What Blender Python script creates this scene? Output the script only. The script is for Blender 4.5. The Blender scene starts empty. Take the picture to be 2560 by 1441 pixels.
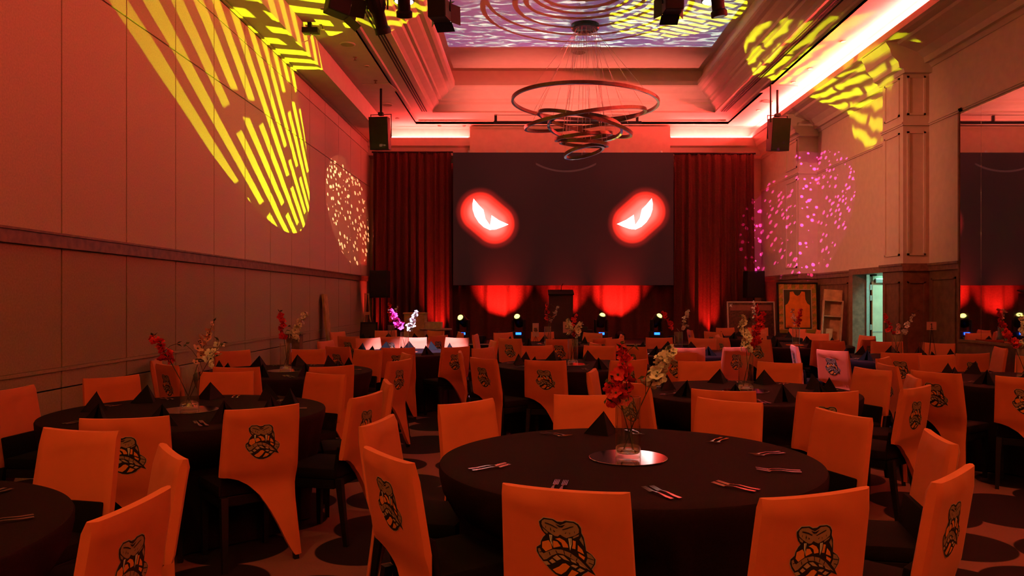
import bpy, bmesh, math, random
from mathutils import Vector, Matrix, Euler
random.seed(7)
S = bpy.context.scene
COL = S.collection
PI = math.pi
# ------------------------------------------------------------------ camera
cam_d = bpy.data.cameras.new('camera'); cam = bpy.data.objects.new('camera', cam_d); COL.objects.link(cam)
cam.location = (0, 0, 1.53); cam.rotation_euler = (PI/2, 0, 0)
cam_d.sensor_width = 36; cam_d.lens = 1950/2560*36
cam_d.shift_x = -45/2560; cam_d.shift_y = 27.5/2560
cam_d.clip_end = 100; S.camera = cam
# ------------------------------------------------------------------ world, exposure
W = bpy.data.worlds.new('world'); S.world = W; W.use_nodes = True
W.node_tree.nodes['Background'].inputs[0].default_value = (0.02, 0.006, 0.006, 1)
W.node_tree.nodes['Background'].inputs[1].default_value = 0.2
S.view_settings.view_transform = 'Standard'; S.view_settings.look = 'None'
S.view_settings.gamma = 1; S.view_settings.exposure = 0.4; S.view_settings.use_curve_mapping = False
S.cycles.max_bounces = 8; S.cycles.diffuse_bounces = 4; S.cycles.glossy_bounces = 4
S.cycles.transmission_bounces = 8; S.cycles.transparent_max_bounces = 8
S.cycles.sample_clamp_indirect = 4.0
S.cycles.caustics_reflective = False; S.cycles.caustics_refractive = False

# ------------------------------------------------------------------ lamps
def lnode_gobo(d, kind, p):
    """a gobo in the lamp: pattern over the beam, from the lamp's own direction vector"""
    d.use_nodes = True; nt = d.node_tree; N = nt.nodes; L = nt.links
    em = [n for n in N if n.type == 'EMISSION'][0]
    tc = N.new('ShaderNodeTexCoord'); sp = N.new('ShaderNodeSeparateXYZ'); L.new(tc.outputs['Normal'], sp.inputs[0])
    def m(op, a, b=None):
        n = N.new('ShaderNodeMath'); n.operation = op
        for i, v in enumerate((a, b)):
            if v is None: continue
            if isinstance(v, (int, float)): n.inputs[i].default_value = v
            else: L.new(v, n.inputs[i])
        return n.outputs[0]
    u = m('DIVIDE', sp.outputs[0], sp.outputs[2]); v = m('DIVIDE', sp.outputs[1], sp.outputs[2])
    cb = N.new('ShaderNodeCombineXYZ'); L.new(u, cb.inputs[0]); L.new(v, cb.inputs[1])
    vec = cb.outputs[0]
    if kind == 'bars':
        mp = N.new('ShaderNodeMapping'); mp.inputs['Rotation'].default_value = (0, 0, p['rot']); mp.inputs['Location'].default_value = (3.3, 1.7, 0)
        L.new(vec, mp.inputs[0])
        nz = N.new('ShaderNodeTexNoise'); nz.inputs['Scale'].default_value = p.get('nscale', 9); L.new(mp.outputs[0], nz.inputs[0])
        mx = N.new('ShaderNodeMix'); mx.data_type = 'VECTOR'; mx.inputs[0].default_value = p.get('warp', .03)
        L.new(mp.outputs[0], mx.inputs[4]); L.new(nz.outputs['Color'], mx.inputs[5])
        br = N.new('ShaderNodeTexBrick'); br.offset = .5; br.squash = .7; br.squash_frequency = 3
        L.new(mx.outputs[1], br.inputs['Vector'])
        br.inputs['Color1'].default_value = (1, 1, 1, 1); br.inputs['Color2'].default_value = (.85, .85, .85, 1); br.inputs['Mortar'].default_value = (0, 0, 0, 1)
        br.inputs['Scale'].default_value = p['scale']; br.inputs['Mortar Size'].default_value = p.get('mortar', .028)
        br.inputs['Mortar Smooth'].default_value = p.get('smooth', .25); br.inputs['Brick Width'].default_value = p.get('bw', .95); br.inputs['Row Height'].default_value = .17
        mul = m('MULTIPLY', br.outputs['Color'], p['power'])
        mul = m('ADD', mul, p['power']*p.get('base', .02))
        r2 = m('ADD', m('MULTIPLY', u, u), m('MULTIPLY', v, v))
        mul = m('MULTIPLY', mul, m('LESS_THAN', r2, p['r']**2))
    elif kind == 'dots':
        vo = N.new('ShaderNodeTexVoronoi'); vo.inputs['Scale'].default_value = p['scale']; vo.inputs['Randomness'].default_value = .8; L.new(vec, vo.inputs['Vector'])
        t = m('LESS_THAN', vo.outputs['Distance'], p.get('rad', .3))
        r2 = m('ADD', m('MULTIPLY', u, u), m('MULTIPLY', v, v))
        mul = m('MULTIPLY', m('MULTIPLY', m('ADD', t, .03), p['power']), m('LESS_THAN', r2, p['r']**2))
    elif kind == 'film':      # projected water / ice film
        mp = N.new('ShaderNodeMapping'); mp.inputs['Rotation'].default_value = (0, 0, .45); mp.inputs['Scale'].default_value = (2.2, 7, 1); L.new(vec, mp.inputs[0])
        nz = N.new('ShaderNodeTexNoise'); nz.inputs['Scale'].default_value = 5.5; nz.inputs['Detail'].default_value = 6; nz.inputs['Roughness'].default_value = .62; nz.inputs['Distortion'].default_value = 1.4
        L.new(mp.outputs[0], nz.inputs[0])
        cr = N.new('ShaderNodeValToRGB'); e = cr.color_ramp.elements
        e[0].position = .0; e[0].color = (.20, .19, .52, 1); e[1].position = .50; e[1].color = (.24, .23, .66, 1)
        for pos, c in ((.53, (.35, .50, .95, 1)), (.56, (.8, 2.0, 1.5, 1)), (.61, (3.0, 3.4, 3.0, 1))):
            k = e.new(pos); k.color = c
        L.new(nz.outputs[0], cr.inputs[0]); L.new(cr.outputs[0], em.inputs['Color'])
        inx = m('MULTIPLY', m('GREATER_THAN', u, p['u0']), m('LESS_THAN', u, p['u1']))
        iny = m('MULTIPLY', m('GREATER_THAN', v, p['v0']), m('LESS_THAN', v, p['v1']))
        mul = m('MULTIPLY', m('MULTIPLY', inx, iny), p['power'])
    L.new(mul, em.inputs['Strength'])

def aim(o, tgt):
    o.rotation_euler = (Vector(tgt)-Vector(o.location)).to_track_quat('-Z', 'Y').to_euler()
def spot(name, loc, tgt, energy, color, deg, blend=.3, radius=.03, gobo=None, gp=None):
    d = bpy.data.lights.new(name, 'SPOT'); d.energy = energy; d.color = color; d.spot_size = math.radians(deg); d.spot_blend = blend; d.shadow_soft_size = radius
    o = bpy.data.objects.new(name, d); COL.objects.link(o); o.location = loc; aim(o, tgt)
    if gobo: lnode_gobo(d, gobo, gp)
    return o
def point(name, loc, energy, color, radius=.1):
    d = bpy.data.lights.new(name, 'POINT'); d.energy = energy; d.color = color; d.shadow_soft_size = radius
    o = bpy.data.objects.new(name, d); COL.objects.link(o); o.location = loc; return o
YEL = (.86, 1.0, .012)
HEADS = [(-1.46, 17.0), (-.25, 17.0), (1.55, 17.0), (2.75, 17.0)]
LIGHT = dict(strip_r=350, strip_b=150, house=100, up=420)
G = dict(warp=.012, mortar=.042, smooth=.15)
# film projector on the stage floor, throwing on the ceiling recess
fp = spot('film_projector_beam', (1.2, 17.0, .98), (1.2, 17.0, 6.0), 700, (.9, .95, 1.15), 125, .0, .004, 'film', dict(power=1, u0=-.436, u1=.505, v0=-1.5, v1=-.235))
fp.rotation_euler = (PI, 0, 0)
# dotted gobos on the two corners
spot('dot_beam', (.6, 9.3, 5.0), (-3.95, 16.75, 3.5), 20000, (1, .36, .16), 22, .3, .003, 'dots', dict(scale=78, power=1, r=.118, rad=.33))
spot('dot_beam', (2.6, 9.3, 5.0), (5.82, 16.6, 3.35), 9000, (1, .045, .42), 30, .4, .003, 'dots', dict(scale=74, power=1, r=.165, rad=.31))
# red uplights on the drapes
RED = (1, .035, .02)
spot('red_uplight', (-.72, 18.30, .80), (-.70, 18.97, 1.85), 1150, RED, 70, .9, .02)
spot('red_uplight', (.9, 18.30, .80), (.86, 18.97, 1.8), 480, RED, 64, .9, .02)
spot('red_uplight', (2.1, 18.30, .80), (2.12, 18.97, 1.85), 1150, RED, 72, .9, .02)
spot('red_uplight', (-3.55, 18.55, .30), (-3.95, 18.6, 4.2), 300, RED, 40, 1, .03)
spot('red_uplight', (5.52, 18.55, .30), (5.72, 18.4, 4.2), 260, RED, 40, 1, .03)
spot('red_uplight', (-2.15, 18.33, .26), (-2.22, 18.8, 1.7), 620, RED, 40, 1, .03)
spot('red_uplight', (4.30, 18.33, .26), (4.26, 18.8, 1.6), 560, RED, 36, 1, .03)

# ------------------------------------------------------------------ materials
MATS = {}
def mat(name, color, rough=.6, metal=0, noise=None, bump=None, emit=None, estr=0, spec=.5, sheen=0, trans=0, ior=1.45, alpha=1):
    if name in MATS: return MATS[name]
    m = bpy.data.materials.new(name); m.use_nodes = True; nt = m.node_tree; b = nt.nodes['Principled BSDF']
    b.inputs['Base Color'].default_value = (*color, 1); b.inputs['Roughness'].default_value = rough; b.inputs['Metallic'].default_value = metal
    b.inputs['Specular IOR Level'].default_value = spec; b.inputs['IOR'].default_value = ior
    if sheen: b.inputs['Sheen Weight'].default_value = sheen; b.inputs['Sheen Roughness'].default_value = .4
    if trans: b.inputs['Transmission Weight'].default_value = trans
    if emit: b.inputs['Emission Color'].default_value = (*emit, 1); b.inputs['Emission Strength'].default_value = estr
    tc = None
    if noise or bump:
        tc = nt.nodes.new('ShaderNodeTexCoord')
    if noise:                       # (scale, amount)
        nz = nt.nodes.new('ShaderNodeTexNoise'); nz.inputs['Scale'].default_value = noise[0]; nz.inputs['Detail'].default_value = 4
        nt.links.new(tc.outputs['Object'], nz.inputs[0])
        cr = nt.nodes.new('ShaderNodeValToRGB'); e = cr.color_ramp.elements; a = noise[1]
        e[0].position = .3; e[1].position = .7
        e[0].color = (*[c*(1-a) for c in color], 1); e[1].color = (*[min(1, c*(1+a)) for c in color], 1)
        nt.links.new(nz.outputs[0], cr.inputs[0]); nt.links.new(cr.outputs[0], b.inputs['Base Color'])
    if bump:                        # (scale, strength)
        nb = nt.nodes.new('ShaderNodeTexNoise'); nb.inputs['Scale'].default_value = bump[0]; nb.inputs['Detail'].default_value = 3
        nt.links.new(tc.outputs['Object'], nb.inputs[0])
        bp = nt.nodes.new('ShaderNodeBump'); bp.inputs['Strength'].default_value = bump[1]; bp.inputs['Distance'].default_value = .01
        nt.links.new(nb.outputs[0], bp.inputs['Height']); nt.links.new(bp.outputs[0], b.inputs['Normal'])
    MATS[name] = m; return m
def emis(name, color, s):
    if name in MATS: return MATS[name]
    m = bpy.data.materials.new(name); m.use_nodes = True; nt = m.node_tree; nt.nodes.clear()
    o = nt.nodes.new('ShaderNodeOutputMaterial'); e = nt.nodes.new('ShaderNodeEmission')
    e.inputs[0].default_value = (*color, 1); e.inputs[1].default_value = s; nt.links.new(e.outputs[0], o.inputs[0])
    MATS[name] = m; return m

m_wall = mat('wall_fabric', (.60, .47, .38), .85, noise=(60, .10), bump=(260, .25))
m_wall_low = mat('wall_fabric_lower', (.40, .29, .20), .8, noise=(60, .12), bump=(260, .25))
m_rail = mat('rail_timber', (.20, .11, .07), .4, noise=(14, .3))
m_plaster = mat('plaster', (.66, .56, .46), .75, noise=(5, .04))
m_cream = mat('cream_paint', (.70, .56, .44), .7, noise=(8, .05))
m_wains = mat('wainscot_timber', (.17, .085, .045), .5, noise=(11, .25))
m_black = mat('black_paint', (.005, .0045, .0045), .55, noise=(40, .2), spec=.25)
m_blackm = mat('black_metal', (.01, .009, .009), .4, .3, noise=(30, .2), spec=.3)
m_slot = mat('slot_dark', (.004, .004, .004), .9, noise=(30, .2))
m_cover = mat('orange_spandex', (.86, .18, .085), .66, noise=(9, .03), bump=(420, .12), sheen=.1, spec=.3)
m_chairfab = mat('black_upholstery', (.006, .0045, .0045), .85, noise=(80, .3), spec=.1)
m_leg = mat('black_leg', (.006, .005, .005), .5, noise=(30, .3), spec=.25)
m_cloth = mat('black_tablecloth', (.012, .0065, .008), .85, noise=(120, .25), bump=(500, .15), spec=.06)
m_napkin = mat('black_napkin', (.004, .0035, .0045), .7, noise=(90, .25), spec=.15)
m_steel = mat('cutlery_steel', (.80, .74, .70), .18, 1, noise=(60, .05))
m_glass = mat('vase_glass', (1, 1, 1), .02, trans=1, ior=1.45, noise=(3, .01))
def thin_glass():
    m = bpy.data.materials.new('thin_clear_glass'); m.use_nodes = True; nt = m.node_tree; nt.nodes.clear(); L = nt.links
    o = nt.nodes.new('ShaderNodeOutputMaterial'); mx = nt.nodes.new('ShaderNodeMixShader'); tr = nt.nodes.new('ShaderNodeBsdfTransparent'); gl = nt.nodes.new('ShaderNodeBsdfGlossy')
    lw_ = nt.nodes.new('ShaderNodeLayerWeight'); pw = nt.nodes.new('ShaderNodeMath'); pw.operation = 'POWER'; pw.inputs[1].default_value = 3
    fr = nt.nodes.new('ShaderNodeMath'); fr.operation = 'MULTIPLY_ADD'; fr.inputs[1].default_value = .9; fr.inputs[2].default_value = .09; L.new(lw_.outputs['Facing'], pw.inputs[0]); L.new(pw.outputs[0], fr.inputs[0])
    tr.inputs[0].default_value = (.97, .965, .96, 1); gl.inputs['Roughness'].default_value = .03
    L.new(fr.outputs[0], mx.inputs[0]); L.new(tr.outputs[0], mx.inputs[1]); L.new(gl.outputs[0], mx.inputs[2]); L.new(mx.outputs[0], o.inputs[0]); return m
m_glass = thin_glass()
m_water = mat('vase_base_glass', (.95, .95, .95), .03, trans=1, ior=1.5, noise=(3, .01))
m_mirror = mat('mirror_silver', (.86, .84, .82), .02, 1, noise=(.5, .01))
m_plate = mat('mirror_plate', (.95, .75, .68), .10, 1, noise=(7, .06))
m_red = mat('petal_red', (.75, .02, .03), .6, noise=(50, .2))
m_white = mat('petal_white', (.90, .80, .74), .6, noise=(50, .06))
m_pink = mat('petal_magenta', (.85, .04, .38), .6, noise=(50, .15))
m_salmon = mat('petal_salmon', (.85, .42, .36), .6, noise=(50, .12))
m_stem = mat('stem_brown', (.055, .035, .02), .7, noise=(60, .3))
m_leaf = mat('leaf_green', (.05, .06, .03), .6, noise=(50, .3))
m_velvet = mat('dark_velvet', (.075, .016, .014), .85, noise=(30, .2), bump=(60, .3), spec=.2)
m_blackdrape = mat('black_drape', (.028, .008, .007), .85, noise=(30, .2), bump=(60, .3))
m_ply = mat('plywood', (.50, .26, .12), .6, noise=(9, .25))
m_wood = mat('easel_wood', (.42, .20, .10), .5, noise=(13, .25))
m_cardb = mat('cardboard', (.48, .30, .18), .8, noise=(16, .15))
m_door = mat('door_veneer', (.60, .62, .42), .45, noise=(6, .12))
m_alu = mat('aluminium', (.7, .72, .72), .3, 1, noise=(30, .06))
m_white_plastic = mat('white_plastic', (.75, .72, .68), .5, noise=(20, .05))
m_grille = mat('grille_grey', (.35, .27, .2), .8, noise=(300, .4))
m_ring = mat('chandelier_bronze', (.10, .05, .035), .30, .7, noise=(20, .2))
m_wire = mat('steel_wire', (.6, .5, .42), .4, .8, noise=(20, .1))
e_strip = emis('red_led_strip', (1, .060, .054), LIGHT['strip_r'])
e_stripb = emis('red_led_strip_stage_wall', (1, .06, .055), LIGHT['strip_b'])
e_yel = emis('yellow_lens', (1, .84, .16), 2.6)
e_blue = emis('blue_display', (.01, .09, 1), 5)
e_whitelens = emis('white_lens', (1, .93, .85), 12)
e_down = emis('downlight_glow', (1, .55, .30), 3)
em_black = mat('emblem_black', (.014, .010, .012), .6, noise=(60, .2))
em_tan = mat('emblem_tan', (.40, .24, .16), .6, noise=(60, .08))
em_lite = mat('emblem_pale', (.62, .43, .30), .6, noise=(60, .08))
em_grey = mat('emblem_keyline', (.55, .47, .42), .6, noise=(60, .05))
em_orange = mat('emblem_orange', (1.0, .30, .05), .62, noise=(60, .05))
em_white = mat('emblem_white', (.9, .86, .78), .6, noise=(60, .03))

# carpet: big dark rounds on a lighter field
def carpet():
    m = bpy.data.materials.new('patterned_carpet'); m.use_nodes = True; nt = m.node_tree; b = nt.nodes['Principled BSDF']; L = nt.links
    tc = nt.nodes.new('ShaderNodeTexCoord'); vo = nt.nodes.new('ShaderNodeTexVoronoi'); vo.inputs['Scale'].default_value = 1.55; vo.inputs['Randomness'].default_value = .55; vo.voronoi_dimensions = '2D'
    L.new(tc.outputs['Object'], vo.inputs['Vector'])
    cr = nt.nodes.new('ShaderNodeValToRGB'); cr.color_ramp.interpolation = 'LINEAR'; e = cr.color_ramp.elements
    e[0].position = .475; e[0].color = (.012, .008, .009, 1); e[1].position = .49; e[1].color = (.26, .105, .105, 1)
    L.new(vo.outputs['Distance'], cr.inputs[0])
    nz = nt.nodes.new('ShaderNodeTexNoise'); nz.inputs['Scale'].default_value = 90; L.new(tc.outputs['Object'], nz.inputs[0])
    mx = nt.nodes.new('ShaderNodeMix'); mx.data_type = 'RGBA'; mx.blend_type = 'MULTIPLY'; mx.inputs[0].default_value = .35
    L.new(cr.outputs[0], mx.inputs[6]); L.new(nz.outputs['Color'], mx.inputs[7]); L.new(mx.outputs[2], b.inputs['Base Color'])
    b.inputs['Roughness'].default_value = .95; b.inputs['Specular IOR Level'].default_value = .1
    return m
m_carpet = carpet()

# ------------------------------------------------------------------ mesh helpers
class MB:
    def __init__(s): s.v = []; s.f = []; s.mi = []
    def add(s, vs, fs, mi=0):
        o = len(s.v); s.v += [tuple(v) for v in vs]; s.f += [tuple(i+o for i in f) for f in fs]; s.mi += [mi]*len(fs); return s
    def box(s, x0, x1, y0, y1, z0, z1, mi=0, M=None):
        vs = [Vector(p) for p in ((x0,y0,z0),(x1,y0,z0),(x1,y1,z0),(x0,y1,z0),(x0,y0,z1),(x1,y0,z1),(x1,y1,z1),(x0,y1,z1))]
        if M: vs = [M @ v for v in vs]
        return s.add(vs, [(0,3,2,1),(4,5,6,7),(0,1,5,4),(1,2,6,5),(2,3,7,6),(3,0,4,7)], mi)
    def cbox(s, x0, x1, y0, y1, z0, z1, c=.006, mi=0, M=None):
        """box with chamfered edges"""
        bm = bmesh.new(); bmesh.ops.create_cube(bm, size=1)
        for v in bm.verts: v.co = Vector((x0+(v.co.x+.5)*(x1-x0), y0+(v.co.y+.5)*(y1-y0), z0+(v.co.z+.5)*(z1-z0)))
        bmesh.ops.bevel(bm, geom=bm.edges[:], offset=c, segments=2, affect='EDGES', profile=.6)
        bm.verts.index_update()
        vs = [(M @ v.co if M else v.co.copy()) for v in bm.verts]; fs = [tuple(v.index for v in f.verts) for f in bm.faces]; bm.free()
        return s.add(vs, fs, mi)
    def tube(s, pts, r, n=8, mi=0, closed=False, cap=True):
        pts = [Vector(p) for p in pts]; N = len(pts); rs = r if isinstance(r, (list, tuple)) else [r]*N
        vs = []
        for i, p in enumerate(pts):
            a = pts[(i-1) % N] if (closed or i > 0) else p; b = pts[(i+1) % N] if (closed or i < N-1) else p
            t = (b-a).normalized(); up = Vector((0,0,1)) if abs(t.z) < .95 else Vector((1,0,0))
            x = t.cross(up).normalized(); y = x.cross(t)
            for k in range(n):
                an = 2*PI*k/n; vs.append(p+(x*math.cos(an)+y*math.sin(an))*rs[i])
        fs = []
        for i in range(N if closed else N-1):
            j = (i+1) % N
            for k in range(n): fs.append((i*n+k, i*n+(k+1) % n, j*n+(k+1) % n, j*n+k))
        if cap and not closed: fs += [tuple(range(n-1, -1, -1)), tuple((N-1)*n+k for k in range(n))]
        return s.add(vs, fs, mi)
    def lathe(s, prof, n=32, mi=0, M=None, cx=0, cy=0):
        vs = []; fs = []
        for r, z in prof:
            for k in range(n): vs.append(Vector((cx+r*math.cos(2*PI*k/n), cy+r*math.sin(2*PI*k/n), z)))
        if M: vs = [M @ v for v in vs]
        for i in range(len(prof)-1):
            for k in range(n): fs.append((i*n+k, i*n+(k+1) % n, (i+1)*n+(k+1) % n, (i+1)*n+k))
        if prof[0][0] > 0: fs.append(tuple(range(n-1, -1, -1)))
        if prof[-1][0] > 0: fs.append(tuple((len(prof)-1)*n+k for k in range(n)))
        return s.add(vs, fs, mi)
    def prism(s, poly, a, b, axis='y', mi=0, M=None):
        """2-D polygon extruded along an axis; poly are the other two coordinates in order"""
        def P(u, v, w): return Vector((u, w, v)) if axis == 'y' else (Vector((w, u, v)) if axis == 'x' else Vector((u, v, w)))
        n = len(poly); vs = [P(u, v, a) for u, v in poly]+[P(u, v, b) for u, v in poly]
        if M: vs = [M @ v for v in vs]
        return s.add(vs, [tuple(range(n)), tuple(range(2*n-1, n-1, -1))]+[(i, i+n, (i+1) % n+n, (i+1) % n) for i in range(n)], mi)
    def mesh(s, name, mats, smooth=False):
        me = bpy.data.meshes.new(name); me.from_pydata(s.v, [], s.f)
        for m in (mats if isinstance(mats, (list, tuple)) else [mats]): me.materials.append(m)
        me.polygons.foreach_set('material_index', s.mi)
        bm = bmesh.new(); bm.from_mesh(me); bmesh.ops.recalc_face_normals(bm, faces=bm.faces[:]); bm.to_mesh(me); bm.free()
        if smooth:
            me.polygons.foreach_set('use_smooth', [True]*len(me.polygons))
            try: me.set_sharp_from_angle(angle=math.radians(40))
            except Exception: pass
        me.update(); return me
    def obj(s, name, mats, parent=None, loc=(0,0,0), rz=0, smooth=False):
        return link(name, s.mesh(name, mats, smooth), parent, loc, rz)
def link(name, me, parent=None, loc=(0,0,0), rz=0, rot=None):
    o = bpy.data.objects.new(name, me); COL.objects.link(o); o.location = loc; o.rotation_euler = rot if rot else (0, 0, rz)
    if parent: o.parent = parent
    return o
def tag(o, label, cat, group=None):
    o['label'] = label; o['category'] = cat
    if group: o['group'] = group
    return o
def thing(name, label, cat, loc=(0,0,0), rz=0, group=None, rot=None):
    return tag(link(name, None, None, loc, rz, rot), label, cat, group)
def struct(o): o['kind'] = 'structure'; return o
def copy_tree(o, parent=None):
    c = o.copy(); COL.objects.link(c); c.parent = parent
    for ch in list(o.children): copy_tree(ch, c)
    return c

# ------------------------------------------------------------------ room shell
XL, XP, XW, YB, YF = -3.95, 5.72, 6.12, 19.3, -3.0
ZC = 5.75
struct(MB().box(XL-.2, 9.2, YF, YB+.3, -.12, 0).obj('floor', m_carpet))
# left wall: operable wall panels
wl = struct(MB().box(XL-.2, XL-.03, YF, YB+.2, 0, 6.0).obj('wall_left', m_slot))
rows = [(.03, .770, m_wall_low), (.782, .925, m_wall_low), (.955, 1.955, m_wall_low), (2.08, 4.288, m_wall), (4.302, 5.08, m_wall), (5.092, 5.34, m_wall)]
pit = 1.058; y = 6.58-9*pit
pm = {}
while y < YB-.05:
    y1 = min(y+pit, YB)
    for z0, z1, mm in rows:
        w = round(y1-y-.016, 3)
        key = (z0, w)
        if key not in pm: pm[key] = MB().cbox(-.03, 0, 0, w, 0, z1-z0, .004).mesh('panel', mm)
        o = link('panel', pm[key], wl, (XL, y+.008, z0))
    y += pit
struct(MB().box(XL-.03, XL+.035, YF, YB, 1.957, 2.06).box(XL-.03, XL+.05, YF, YB, 2.06, 2.078).obj('trim_1', m_rail))
struct(MB().box(XL-.03, XL+.012, YF, YB, .926, .953).obj('trim_2', m_alu if False else m_wall_low))
struct(MB().box(XL-.03, XL+.025, YF, YB, 0, .10).obj('baseboard_left', m_rail))
# soffit along left wall
struct(MB().box(XL-.1, -3.50, YF, YB, 5.37, 6.0).box(-3.50, -3.46, YF, YB, 5.36, 6.0).box(XL, XL+.05, YF, YB, 5.35, 5.37).obj('trim_3', m_plaster))
# back wall
struct(MB().box(XL-.2, 6.6, YB, YB+.2, 0, 6.9).obj('wall_back', m_cream))
struct(MB().box(XL-.2, 6.6, YF-.2, YF, 0, 6.9).obj('wall_front', m_cream))
# right wall pieces (recess, pilaster, far block), upper + dark wainscot
DY0, DY1, DZ = 13.42, 14.68, 1.985
wr = MB()
for y0, y1, x, za, zb in ((11.96, DY0, XW, 2.07, 5.9), (DY0, DY1, XW, 2.07, 5.9), (DY1, 16.6, XW, 2.07, 5.9), (YF, 11.96, XW, 2.07, 5.9),
                          (11.96, 12.65, XP, 2.07, 5.3), (16.6, YB, XP, 2.07, 5.3)):
    wr.box(x, 6.6, y0, y1, za, zb)
wr = struct(wr.obj('wall_right', m_cream))
ws = MB()
for y0, y1, x in ((11.96, DY0-.16, XW), (DY1+.16, 16.6, XW), (YF, 11.96, XW), (11.96, 12.65, XP), (16.6, YB, XP)):
    ws.box(x, 6.6, y0, y1, 0, 2.0)
struct(ws.obj('wall_right_lower', m_wains))
dr = MB()
for y0, y1, x in ((11.92, 12.69, XP), (16.56, YB, XP), (DY1+.16, 16.6, XW), (12.65, DY0-.16, XW), (11.1, 11.96, XW)):
    dr.box(x-.03, 6.6, y0, y1, 1.96, 2.04).box(x-.05, 6.6, y0, y1, 2.04, 2.075)
struct(dr.obj('trim_4', m_rail))
um = MB()
for y0, y1, x in ((11.93, 12.68, XP), (16.57, YB, XP), (12.65, 16.6, XW), (11.0, 11.96, XW), (YF, 11.1, XW)):
    um.box(x-.018, 6.6, y0, y1, 4.19, 4.215).box(x-.03, 6.6, y0, y1, 4.215, 4.24)
struct(um.obj('trim_5', m_cream))
def pframe(b, x, y0, y1, z0, z1, t=.03):
    b.box(x-.02, x+.01, y0, y1, z0, z0+t).box(x-.02, x+.01, y0, y1, z1-t, z1).box(x-.02, x+.01, y0, y0+t, z0, z1).box(x-.02, x+.01, y1-t, y1, z0, z1)
def pframe_y(b, y, x0, x1, z0, z1, t=.03):
    b.box(x0, x1, y-.02, y+.01, z0, z0+t).box(x0, x1, y-.02, y+.01, z1-t, z1).box(x0, x0+t, y-.02, y+.01, z0, z1).box(x1-t, x1, y-.02, y+.01, z0, z1)
pf = MB(); pframe(pf, XP, 12.06, 12.55, 2.2, 4.1); pframe(pf, XP, 12.06, 12.55, 4.35, 4.95); pframe(pf, XP, 16.7, 17.4, 2.2, 4.1); pframe(pf, XP, 16.7, 17.4, 4.35, 4.95)
pframe_y(pf, 11.96, XP+.06, XW-.06, 2.2, 4.1); pframe_y(pf, 11.96, XP+.06, XW-.06, 4.35, 4.95)
struct(pf.obj('trim_6', m_cream))
pf = MB(); pframe(pf, XP, 12.06, 12.55, .35, 1.8); pframe_y(pf, 11.96, XP+.06, XW-.06, .35, 1.8); pframe(pf, XW, 11.2, 11.86, .35, 1.85); pframe(pf, XW, 15.0, 16.4, .3, 1.85)
struct(pf.obj('trim_7', m_wains))
# crown and light ledge on the right
crown = [(6.3, 5.06), (6.10, 5.06), (6.06, 5.12), (6.0, 5.12), (5.98, 5.20), (5.88, 5.29), (5.72, 5.36), (5.60, 5.40), (5.58, 5.44), (5.46, 5.45), (5.40, 5.47), (5.40, 5.57), (5.44, 5.57), (5.44, 5.51), (6.3, 5.51)]
struct(MB().prism(crown, YF, YB, 'y').obj('trim_8', m_plaster))
cap = MB()
for (y0, y1) in ((11.86, 12.75), (16.5, YB)):
    cap.prism([(6.2, 4.98), (5.70, 4.98), (5.68, 5.04), (5.62, 5.06), (5.60, 5.14), (5.50, 5.24), (5.47, 5.34), (5.41, 5.44), (6.2, 5.46)], y0, y1, 'y')
struct(cap.obj('trim_9', m_plaster))
o = MB().box(5.475, 5.495, YF+.1, 19.0, 5.52, 5.605).obj('led_strip_light', e_strip); tag(o, 'glowing red led strip in the long cove ledge above the wall mirror', 'led strip')
# back wall bulkhead, ledges, strips
struct(MB().box(-1.46, 3.40, 18.92, YB, 4.9, 5.72).obj('trim_10', m_cream))
for k, (x0, x1, cl) in enumerate(((XL, -1.46, 'panelled'), (3.40, 5.72, 'mirror'))):
    b = MB().prism([(YB, 5.0), (19.06, 5.04), (19.02, 5.22), (18.96, 5.26), (18.96, 5.46), (19.0, 5.46), (19.0, 5.40), (YB, 5.40)], x0, x1, 'x')
    struct(b.obj('trim_%d' % (11+k), m_plaster))
    o = MB().box(x0+.05, x1-.05, 19.06, 19.08, 5.41, 5.50).obj('led_strip_light', e_stripb)
    tag(o, 'short glowing red led strip in the stage wall cove, towards the %s wall' % cl, 'led strip')
# ------------------------------------------------------------------ ceiling with stepped coffer
CX0, CX1, CY0, CY1 = -2.75, 4.77, 1.0, 18.8
cb = MB()
cb.box(XL-.2, CX0, YF, YB+.2, ZC, ZC+.1).box(CX1, 6.6, YF, YB+.2, ZC, ZC+.1).box(CX0, CX1, CY1, YB+.2, ZC, ZC+.1).box(CX0, CX1, YF, CY0, ZC, ZC+.1)
prof = [(0, ZC), (0, 5.80), (.07, 5.80), (.09, 5.83), (.50, 5.84), (.50, 5.88), (.55, 5.92), (.66, 5.97), (.68, 6.02), (.74, 6.02), (.76, 6.06), (.90, 6.12), (.94, 6.16), (1.02, 6.16), (1.08, 6.19), (1.10, 6.22), (1.10, 6.31), (.96, 6.31), (.96, 6.60)]
def rect(i, z):
    return [(CX0+i, CY0+i, z), (CX1-i, CY0+i, z), (CX1-i, CY1-i*1.55, z), (CX0+i, CY1-i*1.55, z)]
vs = []; fs = []
for i, z in prof: vs += rect(i, z)
for k in range(len(prof)-1):
    for j in range(4): fs.append((4*k+j, 4*k+(j+1) % 4, 4*k+4+(j+1) % 4, 4*k+4+j))
n = len(prof); fs.append((4*n-4, 4*n-3, 4*n-2, 4*n-1))
cb.add(vs, fs)
ceil = cb.obj('ceiling', m_plaster); struct(ceil)
struct(MB().box(XL-.4, 9.3, YF-.4, YB+.4, 6.85, 6.95).obj('ceiling_slab', m_plaster))
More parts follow.
